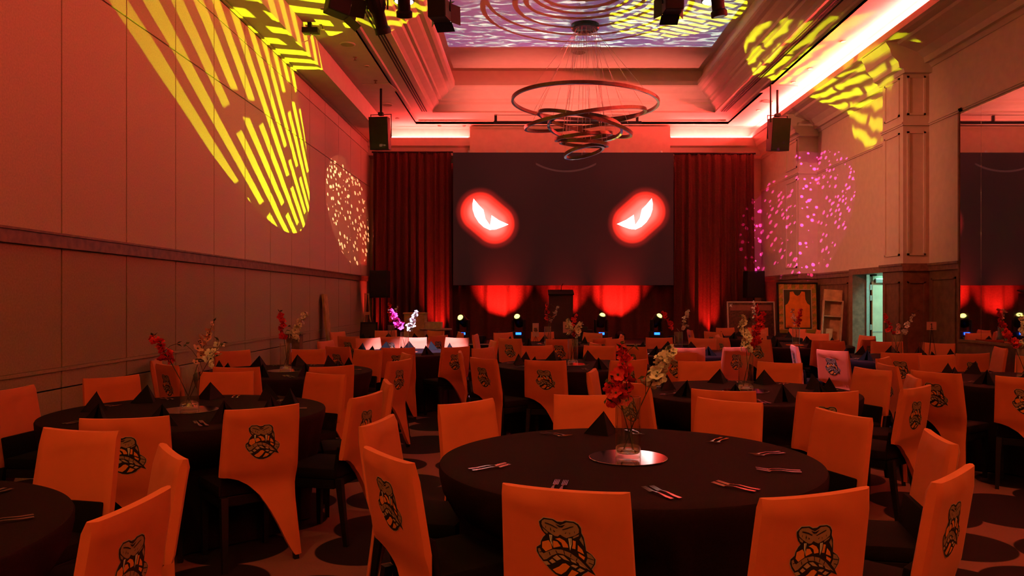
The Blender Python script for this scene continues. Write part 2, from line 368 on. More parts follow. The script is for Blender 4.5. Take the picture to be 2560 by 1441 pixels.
# linear slot diffusers
def slots(name, x, y0, y1, label):
    t = thing(name, label, 'air vent', (x, y0, 5.835))
    MB().box(-.085, .085, 0, y1-y0, -.004, .0).obj('backing', m_plaster, t)
    for k in (-.05, 0, .05): MB().box(k-.014, k+.014, .02, y1-y0-.02, -.010, -.003).obj('slot', m_slot, t)
slots('linear_air_vent', -2.42, 11.05, 17.9, 'long three-slot linear air vent in the ceiling near the panelled wall')
slots('linear_air_vent', 4.44, 11.05, 17.9, 'long three-slot linear air vent in the ceiling near the mirrored wall')
# ------------------------------------------------------------------ door, corridor
d1 = struct(MB().box(XW-.05, XW+.20, DY0-.17, DY0, 0, 2.09).box(XW-.05, XW+.20, DY1, DY1+.17, 0, 2.09).box(XW-.05, XW+.20, DY0, DY1, DZ, 2.09)
            .obj('door_1', m_rail))
MB().box(XW+.20, XW+.26, DY1-.03, DY1, 0, DZ).box(XW+.20, XW+.26, DY0, DY0+.03, 0, DZ).obj('jamb', m_alu, d1)
leaf = MB().cbox(XW+.30, XW+1.16, DY1-.06, DY1-.015, .01, DZ-.02, .004).obj('door_leaf', m_door, d1)
MB().box(XW+.30, XW+1.16, DY1-.064, DY1-.06, .90, .925).box(XW+.30, XW+1.16, DY1-.064, DY1-.06, .70, .725).obj('kick_strip', m_alu, leaf)
MB().cbox(XW+.34, XW+.57, DY1-.11, DY1-.06, 1.83, 1.91, .006).obj('door_closer', m_alu, leaf)
for z in (.95, 1.50, 1.70): MB().box(XW+.262, XW+.30, DY1-.05, DY1-.03, z, z+.10).obj('hinge', m_alu, leaf)
struct(MB().box(6.6, 9.2, 16.2, 16.3, 0, 2.8).box(6.6, 9.2, 12.0, 12.1, 0, 2.8).box(9.1, 9.2, 12.1, 16.2, 0, 2.8).box(6.6, 9.2, 12.0, 16.3, 2.7, 2.8).obj('wall_corridor', m_cream))
o = tag(MB().cbox(6.9, 7.5, 13.2, 13.8, 2.655, 2.699, .01).obj('corridor_light', emis('corridor_panel', (.36, 1, .88), 40)), 'cool white ceiling light panel in the corridor behind the open door', 'ceiling light')
# ------------------------------------------------------------------ wall mirror in panels
wm = thing('wall_mirror', 'tall frameless wall mirror in panels above the dark wainscot', 'mirror', (XW, 11.08, .96))
yy = 0
for k, w in enumerate((.53, 1.1, 1.1, 1.1, 1.1, 1.1, 1.1)):
    MB().cbox(-.018, 0, yy-w+.003, yy, 0, 3.2, .003).obj('mirror_panel', m_mirror, wm); yy -= w
MB().box(-.03, 0, yy, .0, -.035, -.002).obj('bottom_rail', m_wains, wm)
MB().box(-.03, 0, .002, .03, -.03, 3.22).obj('side_trim', m_wains, wm)

# ------------------------------------------------------------------ stage, drapes, led wall
st = thing('stage', 'low black stage platform in front of the led wall', 'stage', (0, 16.55, 0))
MB().cbox(-1.75, 3.55, 0, 2.15, .50, .58, .01).obj('deck', m_black, st)
MB().box(-1.72, 3.52, .03, .05, .0, .50).obj('skirt', m_blackdrape, st)
MB().box(-1.755, 3.555, -.006, .0, .555, .58).obj('edge_strip', m_alu, st)
def drape(name, x0, x1, y, z0, z1, m, label, waves, amp, flare=0, seed=0, nx=None, group=None, lean=0):
    rnd = random.Random(seed); nx = nx or int((x1-x0)*60); nz = 26
    ph = [rnd.uniform(0, 6.28) for _ in range(4)]
    b = MB(); vs = []; fs = []
    for j in range(nz+1):
        t = j/nz; z = z1+(z0-z1)*t
        for i in range(nx+1):
            u = i/nx; x = x0+(x1-x0)*u
            w = math.sin(u*waves*2*PI+ph[0]+.5*math.sin(u*7+ph[1]))+.45*math.sin(u*waves*1.7*2*PI+ph[2]+t*.6)
            a = amp*(.55+.6*t)
            xx = x+flare*t*t*(u-.35)+lean*t*t
            zz = z+(.012*math.sin(u*waves*4*PI+ph[3]) if j == 0 else 0)
            vs.append((xx, y+a*w, zz))
    for j in range(nz):
        for i in range(nx): k = j*(nx+1)+i; fs.append((k, k+1, k+nx+2, k+nx+1))
    b.add(vs, fs); o = b.obj(name, m, smooth=True)
    md = o.modifiers.new('thickness', 'SOLIDIFY'); md.thickness = .006
    return tag(o, label, 'curtain', group)
drape('stage_curtain', -3.77, -1.90, 18.75, .02, 5.05, m_velvet, 'dark pleated velvet curtain beside the led wall, towards the panelled wall', 11, .045, .10, 1)
drape('stage_curtain', 3.47, 5.38, 18.75, .02, 5.02, m_velvet, 'dark pleated velvet curtain beside the led wall, towards the mirrored wall', 9, .04, .10, 2)
drape('backdrop_curtain', -1.95, 3.55, 19.0, .3, 4.85, m_velvet, 'red lit backdrop curtain hanging behind and below the led wall', 15, .03, 0, 3)
tag(MB().tube([(-3.8, 18.74, 5.06), (-1.85, 18.74, 5.06)], .022).obj('curtain_pole', m_blackm), 'black pole carrying the curtain nearer the panelled wall', 'pole')
tag(MB().tube([(3.42, 18.74, 5.03), (5.42, 18.74, 5.03)], .022).obj('curtain_pole', m_blackm), 'black pole carrying the curtain nearer the mirrored wall', 'pole')
# led wall: px -> screen plane, 550 px = 5.27 m
LX0, LX1, LZ0, LZ1, LY = -1.84, 3.43, 1.856, 5.03, 18.62
def ledmat():
    m = bpy.data.materials.new('led_screen_picture'); m.use_nodes = True; nt = m.node_tree; L = nt.links; b = nt.nodes['Principled BSDF']
    b.inputs['Base Color'].default_value = (.016, .009, .009, 1); b.inputs['Roughness'].default_value = .5; b.inputs['Specular IOR Level'].default_value = .15
    tc = nt.nodes.new('ShaderNodeTexCoord')
    def vm(op, a, c=None, out=0):
        n = nt.nodes.new('ShaderNodeVectorMath'); n.operation = op
        for i, v in enumerate((a, c)):
            if v is None: continue
            if isinstance(v, tuple): n.inputs[i].default_value = v
            else: L.new(v, n.inputs[i])
        return n.outputs[out]
    def mm(op, a, c=None, clamp=False):
        n = nt.nodes.new('ShaderNodeMath'); n.operation = op; n.use_clamp = clamp
        for i, v in enumerate((a, c)):
            if v is None: continue
            if isinstance(v, (int, float)): n.inputs[i].default_value = v
            else: L.new(v, n.inputs[i])
        return n.outputs[0]
    ds = []
    for a, c in EYES_CAPS:
        A = (a[0], 0, a[1]); BA = (c[0]-a[0], 0, c[1]-a[1]); bb = BA[0]**2+BA[2]**2
        pa = vm('SUBTRACT', tc.outputs['Object'], A)
        h = mm('DIVIDE', vm('DOT_PRODUCT', pa, BA, 1), bb, True)
        sc = nt.nodes.new('ShaderNodeVectorMath'); sc.operation = 'SCALE'; sc.inputs[0].default_value = BA; L.new(h, sc.inputs['Scale'])
        ds.append(vm('LENGTH', vm('SUBTRACT', pa, sc.outputs[0]), None, 1))
    d = mm('MINIMUM', ds[0], ds[1])
    cr = nt.nodes.new('ShaderNodeValToRGB'); e = cr.color_ramp.elements; cr.color_ramp.interpolation = 'EASE'
    e[0].position = 0; e[0].color = (1.0, .42, .36, 1); e[1].position = .62; e[1].color = (0.0, 0, 0, 1)
    for p, c in ((.20, (1.0, .20, .15, 1)), (.36, (.95, .05, .03, 1)), (.44, (.75, .02, .01, 1)), (.50, (.12, .004, .003, 1))):
        k = e.new(p); k.color = c
    L.new(d, cr.inputs[0])
    # faint reddish arc added to the screen's emission
    pc = vm('SUBTRACT', tc.outputs['Object'], (.86, 0, 6.1))
    rr = vm('LENGTH', pc, None, 1)
    arc = mm('MULTIPLY', mm('LESS_THAN', mm('ABSOLUTE', mm('SUBTRACT', rr, 1.52)), .022), .035)
    sx = nt.nodes.new('ShaderNodeSeparateXYZ'); L.new(pc, sx.inputs[0])
    arc = mm('MULTIPLY', arc, mm('LESS_THAN', mm('ABSOLUTE', sx.outputs[0]), .72))
    cc = nt.nodes.new('ShaderNodeCombineXYZ'); cc.inputs[0].default_value = .010; cc.inputs[1].default_value = .0028; cc.inputs[2].default_value = .0028
    ac = nt.nodes.new('ShaderNodeCombineXYZ'); L.new(arc, ac.inputs[0]); L.new(mm('MULTIPLY', arc, .25), ac.inputs[1]); L.new(mm('MULTIPLY', arc, .2), ac.inputs[2])
    tot = vm('ADD', vm('ADD', cr.outputs[0], cc.outputs[0]), ac.outputs[0])
    L.new(tot, b.inputs['Emission Color']); b.inputs['Emission Strength'].default_value = 1.0
    return m
def cpx(x, y):  # reading of the crop with the led wall -> metres on the screen
    X = 900+x*.3906; Yp = 380+y*.3906
    return ((X-1325)*LY/1950, 1.53+(748-Yp)*LY/1950)
EYES_CAPS = [(cpx(770, 385), cpx(862, 462)), (cpx(1828, 382), cpx(1742, 458))]
lw = thing('led_wall', 'large black led screen showing two glowing white and red eyes', 'screen', (0, LY, 0))
MB().cbox(LX0, LX1, .004, .10, LZ0, LZ1, .004).obj('cabinet', m_black, lw)
MB().box(LX0+.006, LX1-.006, 0, .006, LZ0+.006, LZ1-.006).obj('screen_picture', ledmat(), lw)
eyeL = [(727,300),(720,335),(722,372),(735,412),(760,452),(792,482),(830,500),(870,496),(910,482),(950,465),(890,438),(842,406),(838,440),(832,470),(803,428),(790,370),(762,342),(742,318)]
e_eye = emis('screen_white', (1, .96, .94), 3.0)
for pts in (eyeL, [(2*1297-x, y-3) for x, y in eyeL]):
    poly = [cpx(x, y) for x, y in pts]
    MB().prism(poly, -.004, .0, 'y').obj('eye', e_eye, lw)
for k in range(6): MB().cbox(LX0+.35+k*.92, LX0+.40+k*.92, .02, .06, LZ1, LZ1+.05, .006).obj('rigging_clamp', m_alu, lw)
# pipe above the led wall
pp = thing('lighting_pipe', 'thin black pipe with clamps under the ceiling before the stage wall', 'pipe', (0, 18.2, 5.66))
MB().tube([(-.85, 0, 0), (2.6, 0, 0)], .025).obj('tube', m_blackm, pp)
for x in (-.8, .3, 1.4, 2.5): MB().cbox(x-.03, x+.03, -.03, .03, 0, .15, .005).obj('clamp', m_blackm, pp)
# lectern
lt = thing('lectern', 'tall black cloth covered lectern standing on the stage', 'lectern', (.70, 17.75, .58))
MB().cbox(-.27, .27, -.2, .2, 0, 1.08, .012).obj('body', m_blackdrape, lt)
Mx = Matrix.Translation((0, 0, 1.10)) @ Euler((math.radians(12), 0, 0)).to_matrix().to_4x4()
MB().cbox(-.29, .29, -.24, .22, -.015, .02, .006, M=Mx).obj('top', m_black, lt)
MB().tube([(0, .05, 1.1), (.02, 0, 1.25), (.05, -.1, 1.30)], .008).obj('gooseneck_microphone', m_blackm, lt)
# moving heads
def moving_head(x, y, tgt, energy, deg, blend, rad, gp, where):
    t = thing('moving_head_light', 'black moving head light with yellow lens and blue display, aimed at the '+where, 'stage light', (x, y, .58), 0, 'moving head lights along the stage front')
    MB().cbox(-.14, .14, -.12, .12, .0, .24, .012).obj('base', m_blackm, t)
    MB().cbox(-.06, .06, -.128, -.12, .175, .225, .002).obj('display', e_blue, t)
    d = (Vector(tgt)-Vector((x, y, 1.06))).normalized(); yaw = math.atan2(d.x, -d.y)
    Ry = Matrix.Rotation(yaw, 4, 'Z')
    for s in (-1, 1): MB().cbox(s*.13-.02, s*.13+.02, -.05, .05, .24, .50, .01, M=Ry).obj('yoke_arm', m_blackm, t)
    Mh = Matrix.Translation((0, 0, .48)) @ d.to_track_quat('Z', 'Y').to_matrix().to_4x4()
    MB().lathe([(.06, -.15), (.095, -.13), (.10, .10), (.085, .14)], 20, M=Mh).obj('head', m_blackm, t, smooth=True)
    MB().lathe([(.062, .142), (.05, .165), (.03, .176), (.0, .18)], 20, M=Mh).obj('lens', e_yel, t, smooth=True)
    spot('gobo_beam', Vector((x, y, 1.06))+d*.20, tgt, energy, YEL, deg, blend, rad, 'bars', gp)
moving_head(*HEADS[0], (-3.95, 11.2, 4.72), 5600, 31, 0, .008, dict(rot=.5, scale=3.5, power=1, r=.262, warp=.02, mortar=.045, smooth=.15, bw=.75), 'panelled wall')
moving_head(*HEADS[1], (-1.9, 11.6, 5.95), 2600, 18, .05, .008, dict(rot=1.4, scale=6, power=1, r=.13, **G), 'ceiling lanterns')
moving_head(*HEADS[2], (2.55, 13.95, 6.61), 3600, 24, 0, .006, dict(rot=.12, scale=6.2, power=1, r=.185, bw=.75, **G), 'recessed coffer')
moving_head(*HEADS[3], (5.30, 13.7, 5.62), 2000, 33, .1, .02, dict(rot=.9, scale=4.2, power=1, r=.27, nscale=12, warp=.05, mortar=.06, smooth=.6), 'long red cove')
# film projector
t = thing('film_projector', 'small black projector box lying on the stage and pointing up', 'projector', (1.2, 17.0, .58))
MB().cbox(-.16, .16, -.12, .12, 0, .28, .015).obj('housing', m_black, t)
MB().lathe([(.06, .28), (.06, .33), (.045, .35), (.045, .30), (0, .30)], 20).obj('lens_barrel', m_blackm, t, smooth=True)
# red par cans
def par(x, y, z, rx, label):
    t = thing('par_uplight', label, 'stage light', (x, y, z))
    M = Matrix.Translation((0, 0, .10)) @ Euler((rx, 0, 0)).to_matrix().to_4x4()
    MB().lathe([(.05, -.10), (.08, -.08), (.085, .06), (.0, .05)], 18, M=M).obj('can', m_blackm, t, smooth=True)
    MB().cbox(-.11, -.095, -.02, .02, 0, .14, .003).cbox(.095, .11, -.02, .02, 0, .14, .003).cbox(-.11, .11, -.02, .02, 0, .012, .003).obj('bracket', m_blackm, t)
for x, w in ((-1.05, 'panelled'), (3.05, 'mirrored')):  # two cans added to wash the rear ceiling and bulkhead red
    par(x, 16.75, .58, 0, 'added black fill par can on the stage front pointing straight up, towards the %s wall' % w)
    spot('added_red_wash_beam', (x, 16.75, .78), (x+(.9 if x < 0 else -.7), 17.7, 6.0), 1300, (1, .17, .13), 46, 1, .04)
par(-.72, 18.15, .58, math.radians(-60), 'black par can on the stage aimed at the backdrop, towards the panelled wall side')
par(.9, 18.12, .58, math.radians(-60), 'black par can hidden behind the lectern aimed at the backdrop')
par(2.1, 18.15, .58, math.radians(-60), 'black par can on the stage aimed at the backdrop, towards the mirrored wall side')
par(-3.55, 18.55, 0, 0, 'black par can on the floor in the stage corner, washing the panelled wall')
par(5.52, 18.55, 0, 0, 'black par can on the floor in the stage corner, washing the mirrored wall side')
par(-2.15, 18.3, .0, math.radians(-20), 'black par can on the floor under the curtain nearer the panelled wall')
par(4.30, 18.3, .0, math.radians(-20), 'black par can on the floor under the curtain nearer the mirrored wall')

# ------------------------------------------------------------------ loudspeakers
def hung_speaker(x, y, label, rz):
    t = thing('hanging_loudspeaker', label, 'loudspeaker', (x, y, 0), rz)
    ztop, zb = 5.15, 4.52
    M = Matrix.Translation((0, 0, (ztop+zb)/2)) @ Euler((math.radians(8), 0, 0)).to_matrix().to_4x4()
    c = MB().prism([(-.19, -.16), (.19, -.16), (.15, .16), (-.15, .16)], -.32, .32, 'z', M=M).obj('cabinet', m_black, t)
    MB().cbox(-.185, .185, -.172, -.162, -.30, .30, .004, M=M).obj('grille', m_blackm, t)
    MB().tube([(-.21, 0, 4.75), (-.21, 0, 5.22), (.21, 0, 5.22), (.21, 0, 4.75)], .012).obj('yoke', m_blackm, t)
    MB().tube([(0, 0, 5.22), (0, 0, ZC+.06)], .025).obj('drop_pole', m_blackm, t)
    MB().cbox(-.05, .05, -.05, .05, 5.20, 5.26, .006).obj('clamp', m_blackm, t)
    MB().cbox(-.28, .28, -.32, .24, ZC-.012, ZC, .003).obj('ceiling_plate', m_plaster, t)
    return t
hung_speaker(-2.98, 15.6, 'black loudspeaker hanging from a ceiling pole near the panelled wall', -.12)
hung_speaker(4.98, 15.7, 'black loudspeaker hanging from a ceiling pole near the mirrored wall', .15)
def stack_speaker(x, y, label):
    t = thing('floor_loudspeaker', label, 'loudspeaker', (x, y, 0))
    MB().cbox(-.2, .2, -.2, .2, 1.56, 2.18, .012).obj('cabinet', m_black, t)
    MB().cbox(-.185, .185, -.212, -.2, 1.58, 2.16, .004).obj('grille', m_blackm, t)
    MB().tube([(0, 0, .55), (0, 0, 1.58)], .02).obj('pole', m_blackm, t)
    MB().cbox(-.28, .28, -.28, .28, 0, .56, .012).obj('subwoofer', m_black, t)
stack_speaker(-3.45, 17.95, 'black loudspeaker on a pole above a subwoofer before the curtain by the panelled wall')
stack_speaker(5.22, 18.2, 'black loudspeaker on a pole above a subwoofer behind the framed team photo')
# line array column left of mid-speaker on right side pole
tag(MB().tube([(4.72, 15.3, 5.0), (4.72, 15.3, 5.74)], .018).obj('ceiling_drop_rod', m_blackm), 'short black rod hanging from the ceiling beside the hanging loudspeaker', 'rod')

# ------------------------------------------------------------------ lighting bar with fixtures (top of view)
bar = thing('lighting_bar', 'long black lighting bar hung across the ceiling coffer', 'lighting bar', (0, 9.25, 5.42))
MB().tube([(-2.6, 0, 0), (4.6, 0, 0)], .025).obj('tube', m_blackm, bar)
for x, h in ((-2.3, .41), (.9, 1.17), (4.3, .41)): MB().tube([(x, 0, 0), (x, 0, h)], .012).obj('drop_rod', m_blackm, bar)
def fixture(x, kind, label, z=4.98, tgt=None, beam=None):
    t = thing('stage_spotlight', label, 'stage light', (x, 9.2, z))
    d = Vector(tgt)-Vector((x, 9.2, z)); q = d.to_track_quat('Z', 'Y').to_matrix().to_4x4()
    MB().tube([(-.12, 0, 0), (-.12, .03, .22), (.12, .03, .22), (.12, 0, 0)], .01).tube([(0, .04, .22), (0, .05, .46)], .014).obj('yoke', m_blackm, t)
    if kind == 'fresnel':
        MB().cbox(-.11, .11, -.11, .11, -.16, .10, .02, M=q).obj('body', m_black, t)
        MB().lathe([(.09, .10), (.07, .105), (0, .106)], 18, M=q).obj('lens', m_glass, t)
        for a in range(4):
            Mr = q @ Matrix.Rotation(a*PI/2, 4, 'Z') @ Matrix.Translation((0, .105, .10)) @ Matrix.Rotation(math.radians(-25), 4, 'X')
            MB().box(-.11, .11, -.002, .002, 0, .17, M=Mr).obj('barn_door', m_black, t)
    else:
        MB().lathe([(.06, -.22), (.10, -.20), (.10, .0), (.075, .04), (.075, .20), (.095, .22), (.095, .28), (.07, .28), (.07, .22)], 20, M=q).obj('body', m_black, t, smooth=True)
        if kind == 'lit': MB().lathe([(.068, .25), (.04, .262), (0, .266)], 20, M=q).obj('lens', e_whitelens, t, smooth=True)
        if kind == 'lit': spot('profile_beam', Vector((x, 9.2, z))+d.normalized()*.33, tgt, beam[0], beam[1], beam[2], .35, .03)
        for a in range(6):
            Mr = q @ Matrix.Rotation(a*PI/3, 4, 'Z')
            MB().box(-.008, .008, .095, .112, -.19, -.02, M=Mr).obj('cooling_fin', m_black, t)
fixture(-2.24, 'fresnel', 'black square fresnel lantern with barn doors beside the ceiling air vent', 4.98, (5.9, 14.2, 3.2))
spot('amber_wash_beam', (-1.93, 9.36, 4.92), (5.9, 14.6, 3.4), 1150, (1, .27, .15), 46, 1, .06)
fixture(-1.80, 'profile', 'unlit black ribbed profile lantern tilted down under the lighting bar', 4.95, (-1.65, 9.6, 4.2))
fixture(-1.49, 'lit', 'lit white profile lantern aimed at the table with magenta flowers', 5.15, (-1.75, 11.85, .8), (4200, (.80, .70, 1.15), 21))
fixture(-1.06, 'fresnel', 'black square fresnel lantern with barn doors at the coffer edge', 4.93, (.6, 18.9, 5.6))
fixture(1.68, 'fresnel', 'black square fresnel lantern with barn doors over the middle of the coffer', 5.02, (1.6, 18.9, 5.6))
fixture(2.2, 'lit', 'lit white profile lantern aimed at the pink lit chairs', 5.15, (2.9, 9.85, .8), (800, (.95, .5, .9), 38))

for x, h, w in ((-1.76, .50, 'panelled'), (2.54, .90, 'mirrored')):
    t = thing('hanging_downlight', 'lit white can downlight hanging in the coffer, the one towards the %s wall' % w, 'downlight', (x, 10.9, 5.69))
    MB().lathe([(.14, 0), (.145, .02), (.13, .22), (.05, .27), (0, .27)], 24).obj('can', m_black, t, smooth=True)
    MB().lathe([(.128, -.004), (.09, -.02), (0, -.028)], 24).obj('lens', e_whitelens, t, smooth=True)
    MB().tube([(0, 0, .26), (0, 0, h)], .012).obj('drop_rod', m_blackm, t)
# ------------------------------------------------------------------ ceiling fittings
def disc(name, x, y, z, r, m, label, cat, group=None):
    t = thing(name, label, cat, (x, y, z), 0, group)
    MB().lathe([(r, 0), (r, -.012), (r*.86, -.018), (r*.84, -.008)], 24).obj('rim', m_plaster, t, smooth=True)
    MB().lathe([(r*.85, -.012), (0, -.014)], 24).obj('centre', m, t)
for x, y in ((-3.02, 12.9), (-3.1, 16.9), (5.05, 16.6)): disc('ceiling_speaker', x, y, ZC, .13, m_grille, 'round flush ceiling loudspeaker grille in the narrow side ceiling', 'ceiling speaker', 'round ceiling speakers')
disc('ceiling_speaker', 1.0, 16.0, 6.60, .16, m_grille, 'round flush ceiling loudspeaker grille in the recessed coffer ceiling', 'ceiling speaker')
for x, y in ((5.12, 12.75), (5.12, 14.25), (5.12, 15.15), (5.1, 17.4)): disc('downlight', x, y, ZC, .05, e_down, 'small lit downlight in the ceiling beside the long red cove', 'downlight', 'downlights beside the red cove')
for x, y in ((-3.0, 11.3), (-2.95, 14.1), (-3.1, 18.2), (-2.2, 18.95), (-1.6, 18.95)): disc('ceiling_sensor', x, y, ZC, .045, m_rail, 'small round dark sensor fitting in the ceiling by the panelled wall', 'sensor', 'small ceiling sensors')
for x, y in ((-3.2, 12.05), (-3.05, 13.6), (-2.98, 15.05)):
    t = thing('sprinkler', 'tiny dark fire sprinkler under the ceiling by the panelled wall', 'sprinkler', (x, y, ZC), 0, 'fire sprinklers')
    MB().lathe([(.04, 0), (.03, -.01), (.012, -.012), (.012, -.05), (.03, -.055), (0, -.06)], 12).obj('head', m_rail, t)
t = thing('ceiling_bracket_box', 'small black box with white cable on the soffit above the panelled wall', 'bracket', (-3.36, 11.9, 5.62))
MB().cbox(-.12, .14, -.08, .08, -.04, .04, .01).obj('box', m_black, t)
MB().tube([(-.10, -.1, .0), (-.16, -.2, -.12), (-.12, -.1, -.22), (-.02, .0, -.14), (.02, .02, -.03)], .008).obj('cable', m_white_plastic, t)
MB().cbox(-.03, .03, -.03, .03, .04, .13, .005).obj('mount', m_black, t)

# ------------------------------------------------------------------ chandelier
CHX, CHY = 1.02, 14.44
ch = thing('ring_chandelier', 'bronze chandelier of seven tilted rings hung on wires from the coffer', 'chandelier', (CHX, CHY, 0))
MB().lathe([(.26, 6.60), (.26, 6.54), (.24, 6.52), (0, 6.52)], 32).obj('canopy', mat('canopy_green', (.02, .05, .03), .25, .3, noise=(12, .4)), ch, smooth=True)
RINGS = [(0, 5.17, 1.345, -2, 0), (0, 4.85, 1.12, 8, -5), (0, 4.77, .88, -13.5, -4), (0, 4.70, .68, -6, 8), (-.03, 4.54, .52, 6, -6), (-.02, 4.41, .44, -4, -5), (-.02, 4.26, .36, 12, 5)]
for i, (dx, z, r, roll, pitch) in enumerate(RINGS):
    R = (Matrix.Translation((dx, 0, z)) @ Matrix.Rotation(math.radians(-roll), 4, 'Y') @ Matrix.Rotation(math.radians(-pitch), 4, 'X'))
    n = 72; vs = []; fs = []; pr = [(-.022, -.03), (.022, -.03), (.022, .03), (-.022, .03)]
    for k in range(n):
        a = 2*PI*k/n
        for u, w in pr: vs.append(R @ Vector(((r+u)*math.cos(a), (r+u)*math.sin(a), w)))
    for k in range(n):
        for j in range(4): fs.append((4*k+j, 4*k+(j+1) % 4, 4*((k+1) % n)+(j+1) % 4, 4*((k+1) % n)+j))
    MB().add(vs, fs).obj('ring', m_ring, ch, smooth=True)
    w = MB()
    for k in range(4):
        a = PI/4+k*PI/2+i*.4; p = R @ Vector((r*math.cos(a), r*math.sin(a), .03))
        w.tube([p, (.18*math.cos(a), .18*math.sin(a), 6.53)], .0035, 5)
    w.obj('suspension_wires', m_wire, ch)
# ------------------------------------------------------------------ tables and chairs: places in metres on the floor
TABLES = {
 't0': ((-2.47, 2.44), 'table by panelled wall farthest from stage'),
 't1': ((.472, 3.753), 'aisle table farthest from stage'),
 't2': ((-2.34, 5.36), 'table with salmon blossoms'),
 't3': ((-2.60, 8.30), 'table with cream blossoms'),
 't4': ((-1.80, 11.20), 'spotlit table with magenta blossoms'),
 't5': ((.50, 9.10), 'middle table with bushy blossoms'),
 't6': ((1.79, 6.47), 'table with feathery red blossoms'),
 't7': ((4.65, 7.35), 'table beside the wall mirror'),
 't8': ((4.75, 10.10), 'table with number one card'),
 't9': ((2.12, 11.15), 'table with ruby blossoms'),
 't10': ((.30, 13.30), 'table before the lectern'),
 't11': ((4.40, 12.90), 'table before the open door'),
 't12': ((4.45, 15.45), 'table before the framed team photo'),
 't13': ((-2.50, 14.05), 'table before the empty easel'),
}
ORD = ['first', 'second', 'third', 'fourth', 'fifth', 'sixth', 'seventh', 'eighth', 'ninth', 'tenth']
CHAIRS = {
 't0': [(-1.27, 2.35), (-2.13, 3.6), (-1.5, 3.1)],
 't1': [(.37, 4.95), (-.33, 4.62), (1.13, 4.64), (1.62, 4.19), (1.76, 3.5), (1.44, 2.8), (.88, 2.54), (.135, 2.60), (-.50, 3.12), (-.70, 3.93)],
 't2': [(-2.95, 4.14), (-2.12, 4.12), (-1.57, 4.5), (-1.12, 5.03), (-1.12, 5.76), (-1.72, 6.38), (-2.55, 6.53), (-3.26, 6.14), (-3.50, 5.37)],
 't3': [(-3.74, 7.95), (-3.36, 7.38), (-2.65, 7.12), (-1.86, 7.22), (-1.38, 7.88), (-1.45, 8.75), (-2.0, 9.42), (-2.72, 9.5), (-3.5, 9.26)],
 't4': [(-2.45, 10.15), (-1.68, 9.95), (-1.0, 10.1), (-.60, 11.5), (-1.19, 12.37), (-1.87, 12.45), (-2.52, 12.27), (-2.94, 11.45)],
 't5': [(-.43, 8.14), (.17, 7.90), (.97, 7.95), (.11, 10.25), (-.54, 9.80), (.9, 10.22), (-.74, 9.06)],
 't6': [(.80, 5.84), (.60, 6.68), (1.33, 5.33), (1.97, 5.25), (1.68, 7.66), (2.39, 7.52), (2.95, 6.85), (2.97, 6.2), (2.65, 5.5)],
 't7': [(3.48, 6.62), (3.95, 6.2), (3.42, 7.3), (3.75, 8.12), (4.49, 8.53), (5.40, 8.3)],
 't8': [(3.68, 9.38), (4.27, 8.99), (5.0, 8.9), (3.55, 10.25), (4.4, 11.25), (5.15, 11.24), (5.66, 10.85), (5.86, 9.9)],
 't9': [(1.38, 10.2), (2.0, 9.92), (2.63, 10.1), (1.72, 9.05), (.98, 10.85), (2.06, 12.36), (1.36, 12.06), (2.68, 12.2)],
 't10': [(-.28, 12.27), (.45, 12.08), (1.1, 12.42), (1.1, 14.2), (.24, 14.5), (-.45, 14.25), (-.88, 13.5), (1.5, 13.35)],
 't11': [(3.55, 12.03), (4.42, 11.73), (3.16, 12.55), (3.25, 13.3), (4.1, 14.07), (5.1, 13.92), (5.6, 13.1), (5.12, 11.95)],
 't12': [(3.5, 14.72), (3.25, 15.5), (4.2, 16.65), (4.86, 16.66), (5.36, 15.98), (5.66, 15.4)],
 't13': [(-3.55, 14.6), (-2.97, 12.95), (-2.3, 12.87), (-1.6, 13.2), (-2.8, 15.2), (-1.87, 15.08), (-1.35, 14.4)],
}
HT, RT = .76, .905
def cloth_mesh(seed, seats=()):
    """cloth with folds, pushed in where a chair seat (angle, distance of its back) stands against it"""
    rnd = random.Random(seed); n = 168; vs = []; fs = []
    ph = [rnd.uniform(0, 6.28) for _ in range(5)]; nf = rnd.randint(13, 16)
    prof = [(0, HT), (.3, HT), (.6, HT), (.80, HT), (.885, HT), (.900, HT-.004), (.905, HT-.014), (.903, HT-.05), (.888, .64), (.872, .56), (.860, .50), (.853, .47), (.815, .30), (.795, .15), (.79, .012)]
    for j, (r, z) in enumerate(prof):
        dep = max(0, (HT-.03-z)/HT)
        for k in range(n):
            a = 2*PI*k/n
            w = dep*.032*(math.sin(nf*a+ph[0]+.6*math.sin(2*a+ph[1]))+.5*math.sin(nf*1.7//1*a+ph[2]))
            rr = r+w if r > .85 or z < .7 else r
            if z < .6:
                for sa, sd in seats:
                    da = abs((a-sa+PI) % (2*PI)-PI)
                    if da < .55:
                        lim = (sd-.425)/math.cos(min(da, .33))+max(0, da-.33)*1.2
                        k_ = min(1, (.6-z)/.10); rr = min(rr, rr+(lim-rr)*k_)
            vs.append((rr*math.cos(a), rr*math.sin(a), z))
    for j in range(len(prof)-1):
        for k in range(n): fs.append((j*n+k, j*n+(k+1) % n, (j+1)*n+(k+1) % n, (j+1)*n+k))
    b = MB(); b.add(vs, fs); return b.mesh('tablecloth', m_cloth, True)
top_me = MB().lathe([(.0, .70), (.80, .70), (.81, .71), (.81, .742), (.0, .742)], 40).mesh('tabletop', m_ply)
leg_me = MB().tube([(0, 0, 0), (0, 0, .70)], .018).mesh('leg', m_blackm)

